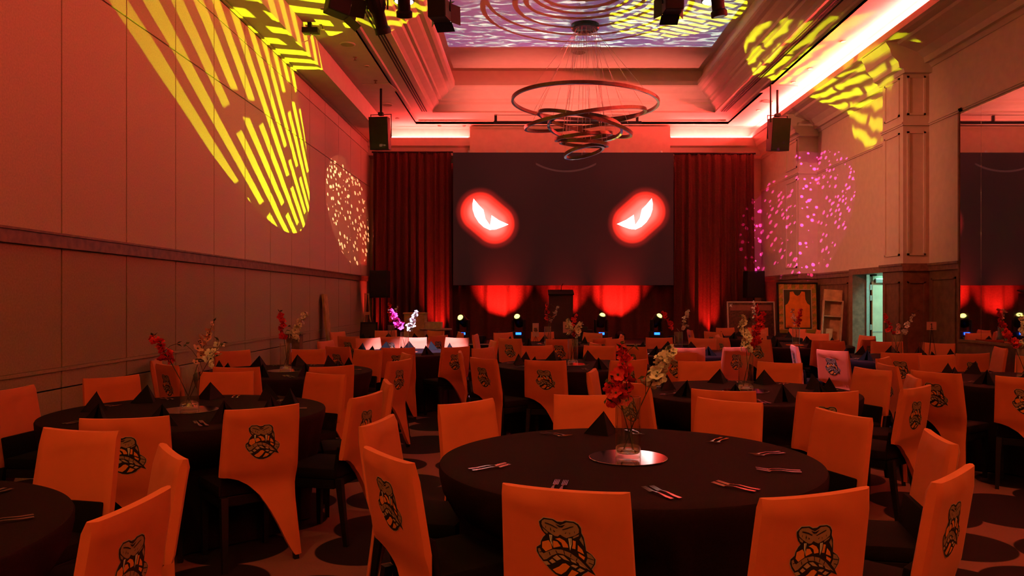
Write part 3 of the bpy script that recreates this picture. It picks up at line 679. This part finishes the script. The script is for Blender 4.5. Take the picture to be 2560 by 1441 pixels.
# ---- chair
def chair_meshes():
    def bottom(x):
        pts = [(-.225, .535), (-.17, .527), (-.12, .508), (-.06, .468), (0, .405), (.05, .325), (.095, .225), (.135, .115), (.165, .045), (.175, .03), (.215, .03)]
        for (a, za), (b, zb) in zip(pts, pts[1:]):
            if x <= b: return za+(zb-za)*(x-a)/(b-a)
        return .03
    NX, NZ = 22, 22; back = []; front = []
    for i in range(NX+1):
        u = i/NX; x = -.213+.426*u
        zb = bottom(x*.215/.213)
        zt = .918-.010*math.sin(u*PI)**.6
        cb_, cf = [], []
        for j in range(NZ+1):
            t = j/NZ
            tt = t**.8
            z = zt+(zb-zt)*tt
            k = max(0, min(1, (.9-z)/.38))
            xs = x*(1+.055*k) if z > .53 else x*(1.055-.04*min(1, (.53-z)/.1))
            if z < .35: xs += .022*((.35-z)/.33)*max(0, u)            # rear leg splays
            yl = -.075*(z-.45)/.47 if z > .45 else -.05*((.45-z)/.42)          # lean of the back, splay of the leg
            th = .052 if z > .56 else (.052-.022*min(1, (.56-z)/.06))
            edge = min(u, 1-u)
            rnd = .012*max(0, 1-edge/.05)**2
            # folds under the stretched top edge
            f = .010*math.exp(-((z-(.885-.03*math.sin(u*PI)))/.010)**2)*math.sin(u*PI)
            f += .006*math.exp(-((z-(.862-.02*math.sin(u*PI)))/.012)**2)*math.sin(u*PI)*math.sin(u*9)
            rt = .010*max(0, 1-(zt-z)/.012)
            cb_.append((xs, yl-th/2+rnd-f+rt, z)); cf.append((xs, yl+th/2-rnd*.8+f-rt, z))
        back.append(cb_); front.append(cf)
    b = MB(); vs = [v for c in back for v in c]+[v for c in front for v in c]; fs = []; H = NZ+1; O = (NX+1)*H
    for i in range(NX):
        for j in range(NZ):
            k = i*H+j; fs.append((k, k+1, k+H+1, k+H)); fs.append((O+k, O+k+H, O+k+H+1, O+k+1))
        fs.append((i*H, (i+1)*H, O+(i+1)*H, O+i*H)); k = i*H+NZ; fs.append((k, O+k, O+k+H, k+H))
    for j in range(NZ):
        fs.append((j, O+j, O+j+1, j+1)); k = NX*H+j; fs.append((k, k+1, O+k+1, O+k))
    b.add(vs, fs)
    me = {}
    me['cover'] = b.mesh('cover', m_cover, True)
    me['seat'] = MB().cbox(-.215, .215, .035, .405, .405, .475, .022).mesh('seat', m_chairfab, True)
    me['rail'] = MB().cbox(-.205, .205, .045, .395, .345, .405, .006).mesh('seat_rail', m_leg)
    Mx = Matrix.Translation((0, .035, .49)) @ Euler((math.radians(9), 0, 0)).to_matrix().to_4x4()
    me['backrest'] = MB().cbox(-.20, .20, -.014, .014, -.08, .12, .01, M=Mx).mesh('backrest', m_chairfab, True)
    for nm, x, y, dx, dy in (('fl', -.185, .375, 0, .0), ('fr', .185, .375, 0, .0), ('bl', -.19, .015, -.012, -.055), ('br', .192, .015, .018, -.055)):
        w = .02
        vs = [(x+dx+sx*w*.7, y+dy+sy*w*.7, 0) for sx, sy in ((-1,-1),(1,-1),(1,1),(-1,1))]+[(x+sx*w, y+sy*w, .41) for sx, sy in ((-1,-1),(1,-1),(1,1),(-1,1))]
        me['leg_'+nm] = MB().add(vs, [(0,3,2,1),(4,5,6,7),(0,1,5,4),(1,2,6,5),(2,3,7,6),(3,0,4,7)]).mesh('leg', m_leg)
    # emblem, flat print of layered shapes on the outer face
    ou = [(630,290),(780,300),(850,335),(930,335),(980,310),(1120,315),(1190,350),(1230,410),(1235,490),(1270,560),(1290,680),(1300,770),(1390,830),(1445,900),(1435,980),(1380,1070),(1440,1165),(1320,1110),(1240,1165),(1200,1210),(1120,1250),(1000,1275),(880,1260),(780,1210),(690,1130),(600,1030),(530,940),(490,860),(490,790),(560,740),(570,680),(610,610),(650,570),(590,500),(560,430),(550,360)]
    cx, cy = 960, 790
    key = [((x-cx)*1.025+cx, (y-cy)*1.025+cy) for x, y in ou]
    L = [(3, 0, key), (0, 1, ou)]
    tan = [[(600,340),(640,315),(770,320),(840,365),(900,390),(960,360),(1000,335),(1110,335),(1170,370),(1200,430),(1195,490),(1130,540),(1050,570),(990,595),(930,570),(890,545),(850,580),(800,575),(740,540),(680,500),(610,440),(590,390)],
           [(640,862),(760,802),(900,792),(1040,832),(1180,922),(1300,1040),(1360,1095),(1250,1040),(1100,948),(950,872),(840,858),(740,908),(650,978),(600,990),(530,900),(510,815),(545,800),(570,860),(605,885)],
           [(1310,805),(1380,832),(1428,900),(1415,980),(1370,1055),(1290,970),(1320,890)], [(1232,545),(1262,620),(1268,700),(1200,600)],
           [(600,455),(690,522),(680,550),(630,520)], [(1100,565),(1200,512),(1190,545),(1100,592)]]
    L += [(1, 2, p) for p in tan]
    lite = [[(750,940),(820,890),(890,950),(820,985)], [(690,1000),(740,960),(800,1010),(740,1040)], [(590,1020),(660,1010),(710,1060),(640,1075)], [(850,888),(930,890),(1030,975),(930,950)],
            [(1040,935),(1120,962),(1140,1002),(1060,977)], [(1040,1045),(1080,1025),(1165,1045),(1120,1080)], [(1140,1110),(1190,1070),(1270,1105),(1200,1140)], [(1170,990),(1250,1030),(1290,1070),(1190,1030)]]
    L += [(2, 2, p) for p in lite]
    org = [[(590,690),(695,655),(730,700),(750,790),(640,848),(582,790)], [(772,655),(840,665),(892,738),(772,775),(765,700)], [(880,600),(960,640),(1005,700),(1015,750),(930,752),(905,680),(850,640),(805,622)],
           [(1092,620),(1140,632),(1130,765),(1075,755),(1092,690)], [(1172,690),(1240,760),(1268,835),(1162,790)], [(1175,820),(1280,880),(1262,930),(1182,870)],
           [(740,1140),(850,1080),(910,1025),(960,1015),(1030,1060),(960,1150),(880,1210),(800,1190)], [(1060,1110),(1170,1150),(1100,1210),(980,1230)]]
    L += [(4, 2, p) for p in org]
    L += [(5, 3, p) for p in ([(710,560),(760,565),(752,650),(762,762),(722,660)], [(1020,595),(1075,590),(1072,690),(1043,795),(1030,680)])]
    blk = [[(815,372),(900,400),(985,372),(930,425),(880,425)], [(650,362),(700,372),(770,395),(855,440),(845,452),(760,412),(690,388),(648,378)], [(930,455),(1010,422),(1060,400),(1112,388),(1112,402),(1060,418),(1015,440),(935,468)],
           [(780,468),(812,500),(790,512)], [(995,488),(965,522),(985,522)], [(735,430),(748,470),(738,500),(730,470)], [(655,410),(668,440),(655,460)], [(1040,500),(1052,500),(1050,540)], [(1120,470),(1132,470),(1126,515)],
           [(690,850),(704,846),(720,900),(706,905)], [(800,815),(814,812),(836,858),(822,862)], [(930,800),(944,800),(960,868),(946,866)], [(1050,842),(1062,850),(1052,905),(1040,898)], [(1150,905),(1162,915),(1140,960),(1128,952)],
           [(1320,880),(1425,905),(1424,918),(1318,894)], [(1340,960),(1410,985),(1406,996),(1336,972)], [(535,860),(600,850),(600,862),(538,872)], [(735,570),(742,570),(748,680),(742,680)], [(1048,600),(1055,600),(1055,700),(1050,700)]]
    L += [(0, 4, p) for p in blk]
    bm = bmesh.new(); s = .000206; zc = .715
    for mi, lay, p in L:
        vs = []
        for x, y in p:
            X = (x-cx)*s; Z = zc-(y-cy)*s
            vs.append(bm.verts.new((X, -.075*(Z-.45)/.47-.026-.0012-.00045*lay, Z)))
        es = [bm.edges.new((vs[i], vs[(i+1) % len(vs)])) for i in range(len(vs))]
        r = bmesh.ops.triangle_fill(bm, use_beauty=True, edges=es)
        for g in r['geom']:
            if isinstance(g, bmesh.types.BMFace):
                g.material_index = mi
                if g.normal.y > 0: g.normal_flip()
    e = bpy.data.meshes.new('emblem'); bm.to_mesh(e); bm.free()
    for m in (em_black, em_tan, em_lite, em_grey, em_orange, em_white): e.materials.append(m)
    me['emblem'] = e
    return me
CM = chair_meshes()
def make_chair(x, y, rz, label, group):
    t = thing('banquet_chair', label, 'chair', (x, y, 0), rz, group)
    link('seat', CM['seat'], t); link('seat_rail', CM['rail'], t); link('backrest', CM['backrest'], t)
    for k in ('fl', 'fr', 'bl', 'br'): link('leg', CM['leg_'+k], t)
    c = link('chair_cover', CM['cover'], t); c['label'] = 'orange stretch cover with a tail down one rear leg'
    e = link('emblem', CM['emblem'], c); e['label'] = 'printed snake head emblem coiled round a basketball'
    return t

# ---- table setting meshes
def napkin_mesh():
    b = MB(); a = (0, .015, .145)
    def leafm(p, q, r, th=.004):
        p, q, r = Vector(p), Vector(q), Vector(r); n = (q-p).cross(r-p).normalized()*th
        b.add([p, q, r, p+n, q+n, r+n], [(0,1,2), (5,4,3), (0,3,4,1), (1,4,5,2), (2,5,3,0)])
    leafm(a, (-.115, -.045, 0), (0, .10, 0)); leafm(a, (0, .10, 0), (.115, -.045, 0))
    leafm(a, (-.025, -.03, 0), (-.115, -.045, 0)); leafm(a, (.115, -.045, 0), (.025, -.03, 0))
    return b.mesh('napkin', m_napkin)
def fork_meshes():
    # length along +Y, tines at +Y end; built as handle, head, four tines
    h = MB(); pts = [(0, 0, .004), (0, .04, .004), (0, .09, .008), (0, .125, .006), (0, .14, .003)]; ws = [.009, .008, .004, .004, .009]
    vs = []; fs = []
    for (x, y, z), w in zip(pts, ws):
        vs += [(-w, y, z), (w, y, z), (w, y, z+.003), (-w, y, z+.003)]
    for i in range(len(pts)-1):
        for j in range(4): fs.append((4*i+j, 4*i+(j+1) % 4, 4*i+4+(j+1) % 4, 4*i+4+j))
    fs += [(3, 2, 1, 0), (16, 17, 18, 19)]
    h.add(vs, fs)
    t = MB()
    for k in range(4):
        x = -.0095+k*.00633
        t.add([(x-.0018, .138, .003), (x+.0018, .138, .003), (x+.0018, .138, .006), (x-.0018, .138, .006), (x-.001, .192, .011), (x+.001, .192, .011), (x+.001, .192, .013), (x-.001, .192, .013)],
              [(0,1,5,4), (1,2,6,5), (2,3,7,6), (3,0,4,7), (4,5,6,7), (3,2,1,0)])
    t.box(-.0115, .0115, .132, .142, .003, .006)
    return h.mesh('handle', m_steel, True), t.mesh('tines', m_steel)
nap_me = napkin_mesh(); fk_h, fk_t = fork_meshes()
vase_prof = [(.0, .0), (.058, .0), (.061, .004), (.061, .288), (.060, .29), (.0572, .29), (.0562, .287), (.0562, .024), (.05, .019), (.0, .018)]
vase_me = MB().lathe(vase_prof, 40).mesh('vase', m_glass, True)
vbase_me = MB().lathe([(0, .0195), (.04, .0195), (.0555, .024), (.0555, .034), (.05, .038), (0, .036)], 32).mesh('thick_base', m_water, True)
plate_me = MB().lathe([(0, 0), (.185, 0), (.188, .002), (.188, .005), (.186, .006), (0, .006)], 64).mesh('mirror_plate', m_plate)

def blossom_mesh(m, seed):
    rnd = random.Random(seed); b = MB()
    for k in range(5):
        a = 2*PI*k/5+rnd.uniform(-.15, .15); L = .026*rnd.uniform(.85, 1.15); w = .013; tl = rnd.uniform(.2, .9)
        d = Vector((math.cos(a), math.sin(a), 0)); s = Vector((-d.y, d.x, 0)); up = Vector((0, 0, 1))
        P = [Vector((0, 0, 0)), d*L*.5+s*w+up*L*.25*tl, d*L*.95+s*w*.6+up*L*.55*tl, d*L+up*L*.45*tl, d*L*.95-s*w*.6+up*L*.55*tl, d*L*.5-s*w+up*L*.25*tl, d*L*.55+up*L*.12*tl]
        b.add(P, [(0,1,6), (1,2,6), (2,3,6), (3,4,6), (4,5,6), (5,0,6)])
    b.lathe([(.004, .0), (.005, .006), (0, .009)], 6, 1)
    return b.mesh('blossom', [m, m_leaf])
leaf_me = MB().add([(0,0,0), (.010,.018,.004), (.0,.042,.0), (-.010,.018,.004), (0,.02,-.003)], [(0,1,4), (1,2,4), (2,3,4), (3,0,4)]).mesh('leaf', m_leaf)
BL = {k: [blossom_mesh(m, s) for s in range(3)] for k, m in (('red', m_red), ('white', m_white), ('magenta', m_pink), ('salmon', m_salmon))}
def branch(base, tip, colour, label, group, nb=26, seed=0, spread=.035, start=.35, big=1.0, twigs=2):
    """a flowering branch standing in a vase, base inside the vase"""
    rnd = random.Random(seed); base = Vector(base); tip = Vector(tip)
    t = thing('flowering_branch', label, 'flowers', base, 0, group)
    d = tip-base; mid = d*.55+Vector((-d.x*.12, 0, .02)); pts = []
    for i in range(9):
        u = i/8; pts.append((1-u)**2*Vector((0,0,0))+2*u*(1-u)*mid+u*u*d)
    b = MB().tube(pts, [.0035-.002*i/8 for i in range(9)], 6)
    tw = []
    for k in range(twigs):
        i = rnd.randint(4, 7); p = pts[i]; q = p+Vector((rnd.uniform(-.10, .10), rnd.uniform(-.05, .05), rnd.uniform(.05, .11))); b.tube([p, (p+q)/2+Vector((0, 0, .012)), q], .0016, 5); tw.append(q)
    b.obj('stem', m_stem, t, smooth=True)
    def at(u): 
        f = u*8; i = min(7, int(f)); return pts[i].lerp(pts[i+1], f-i)
    for k in range(nb):
        u = start+(1-start)*(k+rnd.random()*.5)/nb; p = at(min(1, u))
        sp = spread*(1.1-.6*max(0, u-.55)/.45)
        off = Vector((rnd.gauss(0, 1), rnd.gauss(0, 1), rnd.gauss(0, .7)))*sp*.6
        o = link('blossom', BL[colour][k % 3], t, p+off, 0, (rnd.uniform(.3, 1.7), rnd.uniform(-.6, .6), rnd.uniform(0, 6.28)))
        s = big*rnd.uniform(.8, 1.25)*(1.05-.35*max(0, u-.8)/.2); o.scale = (s, s, s)
    for q in tw+[pts[-1]]:
        for k in range(2):
            o = link('leaf', leaf_me, t, q, 0, (rnd.uniform(-.8, .8), rnd.uniform(-.8, .8), rnd.uniform(0, 6.28)))
    return t

# ---- place everything
allc = []
for ti, (key, ((tx, ty), desc)) in enumerate(TABLES.items()):
    tb = thing('round_table', 'round folding table under black cloth, '+desc, 'table', (tx, ty, 0))
    link('tabletop', top_me, tb)
    for a in range(4): link('leg', leg_me, tb, (.55*math.cos(PI/4+a*PI/2), .55*math.sin(PI/4+a*PI/2), 0))
    seats = [(math.atan2(y-ty, x-tx), max(1.16, math.hypot(x-tx, y-ty))) for x, y in CHAIRS[key]]
    c = link('tablecloth', cloth_mesh(ti, seats), None, (tx, ty, .003)); tag(c, 'black floor length cloth on the '+desc, 'tablecloth')
    rnd = random.Random(ti*31+5)
    order = sorted(range(len(CHAIRS[key])), key=lambda i: (math.atan2(CHAIRS[key][i][0]-tx, CHAIRS[key][i][1]-ty)+.2) % (2*PI))
    for ci, (x, y) in enumerate(CHAIRS[key]):
        pos = ORD[order.index(ci)]
        dx, dy = x-tx, y-ty; d = math.hypot(dx, dy)
        if d < 1.16: x, y = tx+dx/d*1.16, ty+dy/d*1.16
        jit = rnd.uniform(-.07, .07)
        rz = math.atan2(-dy, -dx)-PI/2+jit
        allc.append((x, y, key))
        ch_ = make_chair(x, y, rz, 'orange chair %s clockwise from stage side at %s' % (pos, desc), 'chairs at the '+desc)
        ux, uy = dx/d, dy/d
        # napkin and two forks in front of the chair
        if key not in ('t0',) and (key != 't1' or ci == 0) and d < 1.9:
            r = .66+rnd.uniform(-.02, .02)
            o = link('napkin', nap_me, None, (tx+ux*r, ty+uy*r, HT+.004), math.atan2(uy, ux)+PI/2+rnd.uniform(-.15, .15))
            o.scale = (.88, .88, .9)
            tag(o, 'black tent napkin %s clockwise from stage side on %s' % (pos, desc), 'napkin', 'napkins on the '+desc)
        if key == 't1' and ci in (9,): continue
        fj = rnd.uniform(-.14, .14)
        for q in range(2):
            side = -.15-.036*q
            r = .77
            fx = tx+ux*r+(-uy)*side; fy = ty+uy*r+ux*side
            f = thing('fork', '%s steel fork at seat %s clockwise from stage, %s' % (('inner', 'outer')[q], pos, desc), 'fork', (fx, fy, HT+.004), math.atan2(uy, ux)+PI/2+fj, 'forks on the '+desc)
            link('handle', fk_h, f); link('tines', fk_t, f)

VASES = {  # table: ((colour, tip dx, dz, n, label colours), ...)
 't1': [('red', -.06, .50, 30, 'red blossom'), ('white', .24, .50, 36, 'white blossom'), ('red', -.11, .36, 12, 'short red blossom')],
 't2': [('red', -.26, .48, 26, 'dark red blossom'), ('salmon', .18, .58, 18, 'salmon blossom'), ('white', .26, .44, 10, 'short blush blossom')],
 't3': [('red', -.08, .60, 24, 'crimson blossom'), ('white', .22, .58, 28, 'cream blossom')],
 't4': [('magenta', -.22, .58, 44, 'magenta blossom'), ('white', .20, .56, 44, 'bright white blossom')],
 't5': [('white', -.08, .50, 20, 'pinkish white blossom'), ('red', .06, .56, 14, 'pale red blossom'), ('white', .12, .46, 20, 'bushy white blossom')],
 't6': [('white', -.06, .60, 24, 'white blossom on dark twig'), ('red', .18, .62, 30, 'feathery red blossom')],
 't7': [('red', -.26, .52, 24, 'deep red blossom'), ('white', -.02, .58, 20, 'rose white blossom')],
 't8': [('red', -.20, .54, 18, 'dusky red blossom'), ('white', .26, .54, 14, 'pale pink blossom'), ('salmon', .04, .42, 8, 'short salmon blossom')],
 't9': [('red', -.26, .56, 16, 'ruby blossom'), ('white', .18, .58, 22, 'blush blossom')],
 't10': [('red', -.04, .66, 18, 'scarlet blossom'), ('white', .20, .62, 14, 'cream white blossom')],
 't11': [('red', .10, .56, 26, 'red blossom'), ('salmon', -.08, .56, 14, 'coral blossom')],
 't12': [('white', -.06, .70, 16, 'tall white blossom'), ('red', .10, .66, 22, 'tall red blossom')],
 't13': [('red', -.06, .66, 30, 'dark crimson blossom'), ('white', .14, .62, 6, 'sparse white blossom')],
}
for ti, (key, brs) in enumerate(VASES.items()):
    (tx, ty), desc = TABLES[key]
    z = HT+.004
    p = link('mirror_plate', plate_me, None, (tx, ty, z)); tag(p, 'round copper mirror plate under the vase on the '+desc, 'plate')
    v = link('glass_vase', vase_me, None, (tx, ty, z+.0065), ti); link('thick_base', vbase_me, v); tag(v, 'clear glass cylinder vase on the '+desc, 'vase')
    for k, (colr, dx, dz, n, nm) in enumerate(brs):
        s = 1 if dx >= 0 else -1
        bx = -s*.025
        branch((tx+bx, ty+.01*(k-1), z+.030), (tx+bx+dx, ty+(.03 if k % 2 else -.03), z+.03+dz), colr, '%s branch in the vase on the %s' % (nm, desc), None, n, ti*7+k, .034 if key != 't6' else .03, .50 if dz > .5 else .6, 1.3 if key == 't4' else 1.1, 2 if key in ('t1', 't2') else 1)

# ------------------------------------------------------------------ cards, props
def card(x, y, label, h=.42, w=.13, hh=.11, mm=None, one=False, z=HT+.004):
    t = thing('table_card', label, 'table card', (x, y, z))
    MB().cbox(-w/2, w/2, -.003, .003, h-hh, h, .001).obj('card', mm, t)
    b = MB()
    for a in (-.05, .05): b.tube([(a, -.02, 0), (0, 0, h-hh+.02)], .003, 6)
    b.tube([(0, .05, 0), (0, 0, h-hh+.02)], .003, 6).obj('stand', m_blackm, t)
    if one:
        c = MB().prism([(-.006, h-.09), (.006, h-.09), (.006, h-.02), (-.004, h-.02), (-.016, h-.032), (-.016, h-.042), (-.006, h-.036)], -.0045, -.0035, 'y').box(-.018, .018, -.0045, -.0035, h-.097, h-.088)
        c.obj('numeral_one', em_black, t)
    else:
        e = link('printed_emblem', CM['emblem'], t, (0, .01, h-hh/2-.44), 0); e.scale = (.36, .36, .36); e.location = (0, .0135-.0, h-hh/2-.715*.36)
m_card = mat('card_pink', (.80, .40, .36), .6, noise=(30, .05))
card(5.38, 10.45, 'pale table card numbered one on a small wire stand, by the pilaster', .46, .13, .11, m_card, True)
card(.10, 13.75, 'small table card with printed emblem on the table in front of the lectern', .34, .11, .24, m_card)
card(.66, 13.95, 'plain pink table card next to the lectern', .36, .14, .2, m_card)
t = thing('tall_glass', 'tall plain glass cylinder beside the numbered card', 'glass', (5.15, 10.25, HT+.004))
MB().lathe([(0, 0), (.03, 0), (.033, .2), (.030, .2), (.028, .006), (0, .006)], 24).obj('bowl', m_glass, t, smooth=True)

def easel(x, y, rz, label, h=1.65):
    t = thing('easel', label, 'easel', (x, y, 0), rz)
    for s in (-1, 1): MB().tube([(s*.32, -.05, 0), (s*.05, .12, h*.7), (s*.035, .16, h)], .014, 6).obj('leg', m_wood, t)
    MB().tube([(0, .62, 0), (0, .13, h*.74)], .014, 6).obj('leg', m_wood, t)
    MB().cbox(-.26, .26, -.03, .02, .62, .65, .004).obj('ledge', m_wood, t)
    MB().cbox(-.06, .06, .11, .15, h*.72, h*.76, .004).obj('clamp', m_wood, t)
    MB().cbox(-.05, .05, .15, .17, h-.03, h, .004).obj('top_bar', m_wood, t)
    return t
easel(-3.45, 16.6, .35, 'folded wooden easel without a picture by the panelled wall')
# plank leaning on the left wall
o = MB().cbox(-.02, .02, -.14, .14, 0, 1.62, .004).obj('leaning_board', m_ply, None, (-3.72, 14.75, .012)); o.rotation_euler = (0, math.radians(-6), 0); tag(o, 'narrow brown board leaning against the panelled wall', 'board')
# dark framed picture leaning
def framed(name, x, y, z, w, h, label, mfr, mpic, tilt, rz, fw=.03):
    t = thing(name, label, 'framed picture', (x, y, z), 0, None, (math.radians(-tilt), 0, rz))
    b = MB().cbox(-w/2, w/2, -.02, .02, 0, fw, .004).cbox(-w/2, w/2, -.02, .02, h-fw, h, .004).cbox(-w/2, -w/2+fw, -.02, .02, 0, h, .004).cbox(w/2-fw, w/2, -.02, .02, 0, h, .004)
    b.obj('frame', mfr, t)
    MB().box(-w/2+fw*.8, w/2-fw*.8, -.002, .012, fw*.8, h-fw*.8).obj('print', mpic, t)
    return t
def picmat(name, cols, scale, rough=.3):
    m = bpy.data.materials.new(name); m.use_nodes = True; nt = m.node_tree; b = nt.nodes['Principled BSDF']
    tc = nt.nodes.new('ShaderNodeTexCoord'); nz = nt.nodes.new('ShaderNodeTexVoronoi'); nz.inputs['Scale'].default_value = scale
    cr = nt.nodes.new('ShaderNodeValToRGB'); e = cr.color_ramp.elements
    e[0].color = (*cols[0], 1); e[1].color = (*cols[-1], 1)
    for i, c in enumerate(cols[1:-1]): k = e.new((i+1)/(len(cols)-1)); k.color = (*c, 1)
    nt.links.new(tc.outputs['Object'], nz.inputs[0]); nt.links.new(nz.outputs['Color'], cr.inputs[0]); nt.links.new(cr.outputs[0], b.inputs['Base Color'])
    b.inputs['Roughness'].default_value = rough; return m
p_dark = picmat('dark_poster', [(.02, .015, .015), (.05, .03, .03), (.03, .02, .02)], 5)
p_team = picmat('team_photo_print', [(.02, .01, .01), (.14, .04, .03), (.05, .015, .015), (.20, .09, .06)], 30)
p_yellow_lit = picmat('yellow_lit_print', [(.14, .12, .015), (.36, .30, .04), (.08, .075, .012)], 4, .3)  # yellow light on the frame is put into this print's colour
framed('framed_poster', -3.30, 15.9, .60, .36, .46, 'small dark framed poster on a stand by the panelled wall', m_black, p_dark, 8, -.15)
t = thing('display_stand', 'small black stand carrying the dark framed poster', 'stand', (-3.30, 15.95, 0))
MB().tube([(0, .0, 0.03), (0, .0, .60)], .02).cbox(-.2, .2, -.12, .2, 0, .03, .006).obj('pedestal', m_black, t)
# team photo on easel
tp = framed('framed_team_photo', 4.85, 17.05, .66, 1.06, .82, 'wide framed team photo with a crowd of red figures, in a pale frame', m_salmon if False else mat('pale_frame', (.62, .42, .36), .5, noise=(20, .1)), p_team, 6, .04, .028)
MB().box(-.46, .46, -.004, -.001, .62, .74).obj('banner_stripe', mat('photo_roof', (.30, .09, .08), .4, noise=(8, .2)), tp)
MB().prism([(-.475, .70), (-.46, .78), (-.44, .73), (-.42, .78), (-.41, .77), (-.43, .72), (-.41, .69), (-.43, .70), (-.45, .72)], -.006, -.003, 'y').obj('corner_mark', em_white, tp)
t = thing('photo_stand', 'dark trestle stand carrying the framed team photo', 'stand', (4.85, 17.2, 0))
for s in (-1, 1): MB().cbox(s*.4-.02, s*.4+.02, -.2, .05, 0, .655, .005).obj('upright', m_leg, t)
MB().cbox(-.45, .45, -.2, -.1, .60, .655, .005).obj('cross_bar', m_leg, t)
# jersey frame
jf = framed('framed_jersey', 5.62, 16.35, .78, .86, 1.10, 'framed orange jersey surrounded by small photos on a backing tinted by yellow light', m_black, p_yellow_lit, 4, -.02, .035)
jer = [(-.255, .15), (.255, .15), (.255, .62), (.20, .66), (.165, .74), (.16, .84), (.155, .90), (.09, .91), (.05, .84), (.0, .815), (-.05, .84), (-.09, .91), (-.155, .90), (-.16, .84), (-.165, .74), (-.20, .66), (-.255, .62)]
MB().prism(jer, -.014, -.003, 'y').obj('jersey', mat('jersey_orange', (.85, .20, .015), .7, noise=(9, .15)), jf)
MB().box(-.285, .285, -.0035, -.0015, .12, .945).obj('mount_board', mat('mount_dark', (.035, .04, .012), .6, noise=(5, .4)), jf)
MB().box(-.30, .30, -.012, -.002, .105, .12).box(-.30, .30, -.012, -.002, .945, .96).box(-.30, -.285, -.012, -.002, .105, .96).box(.285, .30, -.012, -.002, .105, .96).obj('inner_mount', em_lite, jf)
ph_me = MB().box(-.042, .042, -.010, -.002, -.055, .055).mesh('small_photo', mat('small_photo_print', (.50, .22, .05), .4, noise=(20, .5)))
for k in range(5): link('small_photo', ph_me, jf, (-.32+.16*k, 0, 1.01))
for s in (-1, 1):
    for k in range(5): link('small_photo', ph_me, jf, (s*.348, 0, .16+.165*k))
t = thing('jersey_stand', 'dark low plinth carrying the framed jersey', 'stand', (5.62, 16.42, 0))
MB().cbox(-.16, .38, -.07, .09, 0, .765, .008).obj('plinth', m_leg, t)
# plywood crate frame leaning by the door
cr = thing('leaning_crate', 'tall open plywood crate with shelves leaning beside the open door', 'crate', (5.72, 14.95, .01), 0, None, (math.radians(-5), math.radians(4), -.25))
MB().cbox(-.17, .17, .10, .12, 0, 1.72, .004).obj('back_panel', m_ply, cr)
for s in (-1, 1): MB().cbox(s*.17-.012, s*.17+.012, -.06, .12, 0, 1.50, .004).obj('side_panel', m_cardb, cr)
for z in (.25, .55, 1.18, 1.48): MB().cbox(-.16, .16, -.05, .10, z, z+.022, .003).obj('shelf', m_cardb, cr)
MB().cbox(-.10, .02, -.02, .0, .30, .95, .004).obj('inner_board', m_ply, cr)
# wooden lectern / box and carton on bar table, left of the stage
t = thing('wooden_cabinet', 'brown wooden cabinet standing before the curtain behind the magenta flowers', 'cabinet', (-2.52, 17.2, 0))
MB().cbox(-.23, .23, -.2, .2, .04, 1.20, .01).obj('body', m_cardb, t)
MB().cbox(-.25, .25, -.22, .22, 1.20, 1.23, .006).obj('top', m_ply, t); MB().cbox(-.2, .2, -.17, .17, 0, .04, .004).obj('plinth', m_leg, t)
MB().cbox(-.21, .21, -.208, -.2, .08, 1.16, .003).obj('front_panel', m_ply, t)
t = thing('bar_table', 'small round dark bar table on a single leg before the curtain', 'table', (-1.98, 16.4, 0))
MB().lathe([(0, .875), (.33, .875), (.34, .885), (.34, .905), (.33, .91), (0, .91)], 32).obj('tabletop', m_rail, t)
MB().tube([(0, 0, .02), (0, 0, .88)], .03).obj('column', m_blackm, t); MB().lathe([(0, 0), (.24, 0), (.24, .015), (.05, .03), (0, .03)], 28).obj('base', m_blackm, t)
t = thing('cardboard_carton', 'closed cardboard carton lying on the small round bar table', 'carton', (-2.02, 16.4, .912))
MB().cbox(-.17, .17, -.12, .12, 0, .13, .004).obj('body', m_cardb, t)
for s in (-1, 1): MB().box(-.17, .17, min(0, s*.125), max(0, s*.125), .130, .134).obj('flap', m_cardb, t)
# small bottles on a shelf trolley by the panelled wall
t = thing('wall_hook_shelf', 'narrow dark service stand beside the panelled wall', 'stand', (-3.62, 12.0, 0))
MB().cbox(-.10, .10, -.1, .1, 0, .98, .006).obj('post', m_rail, t); MB().cbox(-.14, .14, -.13, .13, .98, 1.0, .004).obj('top', m_rail, t)
t = tag(MB().lathe([(0, 0), (.05, 0), (.06, .04), (.03, .09), (0, .10)], 14).obj('folded_cloth', m_white, None, (-3.62, 12.0, 1.002)), 'small crumpled white cloth on the narrow service stand', 'cloth')

# ------------------------------------------------------------------ house lights behind the view: warm downlights over the near half
for k, (x, y) in enumerate(((-2.0, 1.6), (1.0, -1.2), (3.6, 1.2), (-2.0, -1.2), (3.6, 4.6))):
    z = 6.55 if CX0+1.2 < x < CX1-1.2 and y > CY0+1.3 else ZC
    disc('house_downlight', x, y, z, .09, e_down, 'warm house downlight in the ceiling over the rear half of the room', 'downlight', 'warm house downlights')
    spot('house_downlight_beam', (x, y, z-.05), (x, y+.9, 0), LIGHT['house'], (1, .47, .10), 120, .9, .08)
for x in (-2.6, 4.4):  # unseen uplights added behind the camera as warm fill
    t = thing('added_fill_uplight', 'added warm orange fill uplight on the floor in the corner by the %s wall at the rear' % ('panelled' if x < 0 else 'mirrored'), 'uplight', (x, -2.2, 0))
    MB().lathe([(.0, .0), (.12, .0), (.13, .02), (.10, .04), (.09, .22), (.08, .22), (.08, .18), (0, .18)], 24).obj('can', m_blackm, t, smooth=True)
    MB().lathe([(.075, .185), (0, .19)], 20).obj('lens', e_down, t)
    spot('added_fill_uplight_beam', (x, -2.2, .26), (x*.8, .5, 6), LIGHT['up'], (1, .46, .09), 110, .8, .08)
fm = sorted(((math.hypot(a[0]-b[0], a[1]-b[1]), a, b) for i, a in enumerate(allc) for b in allc[i+1:]), key=lambda q: q[0])[:6]
print('closest chairs', fm)
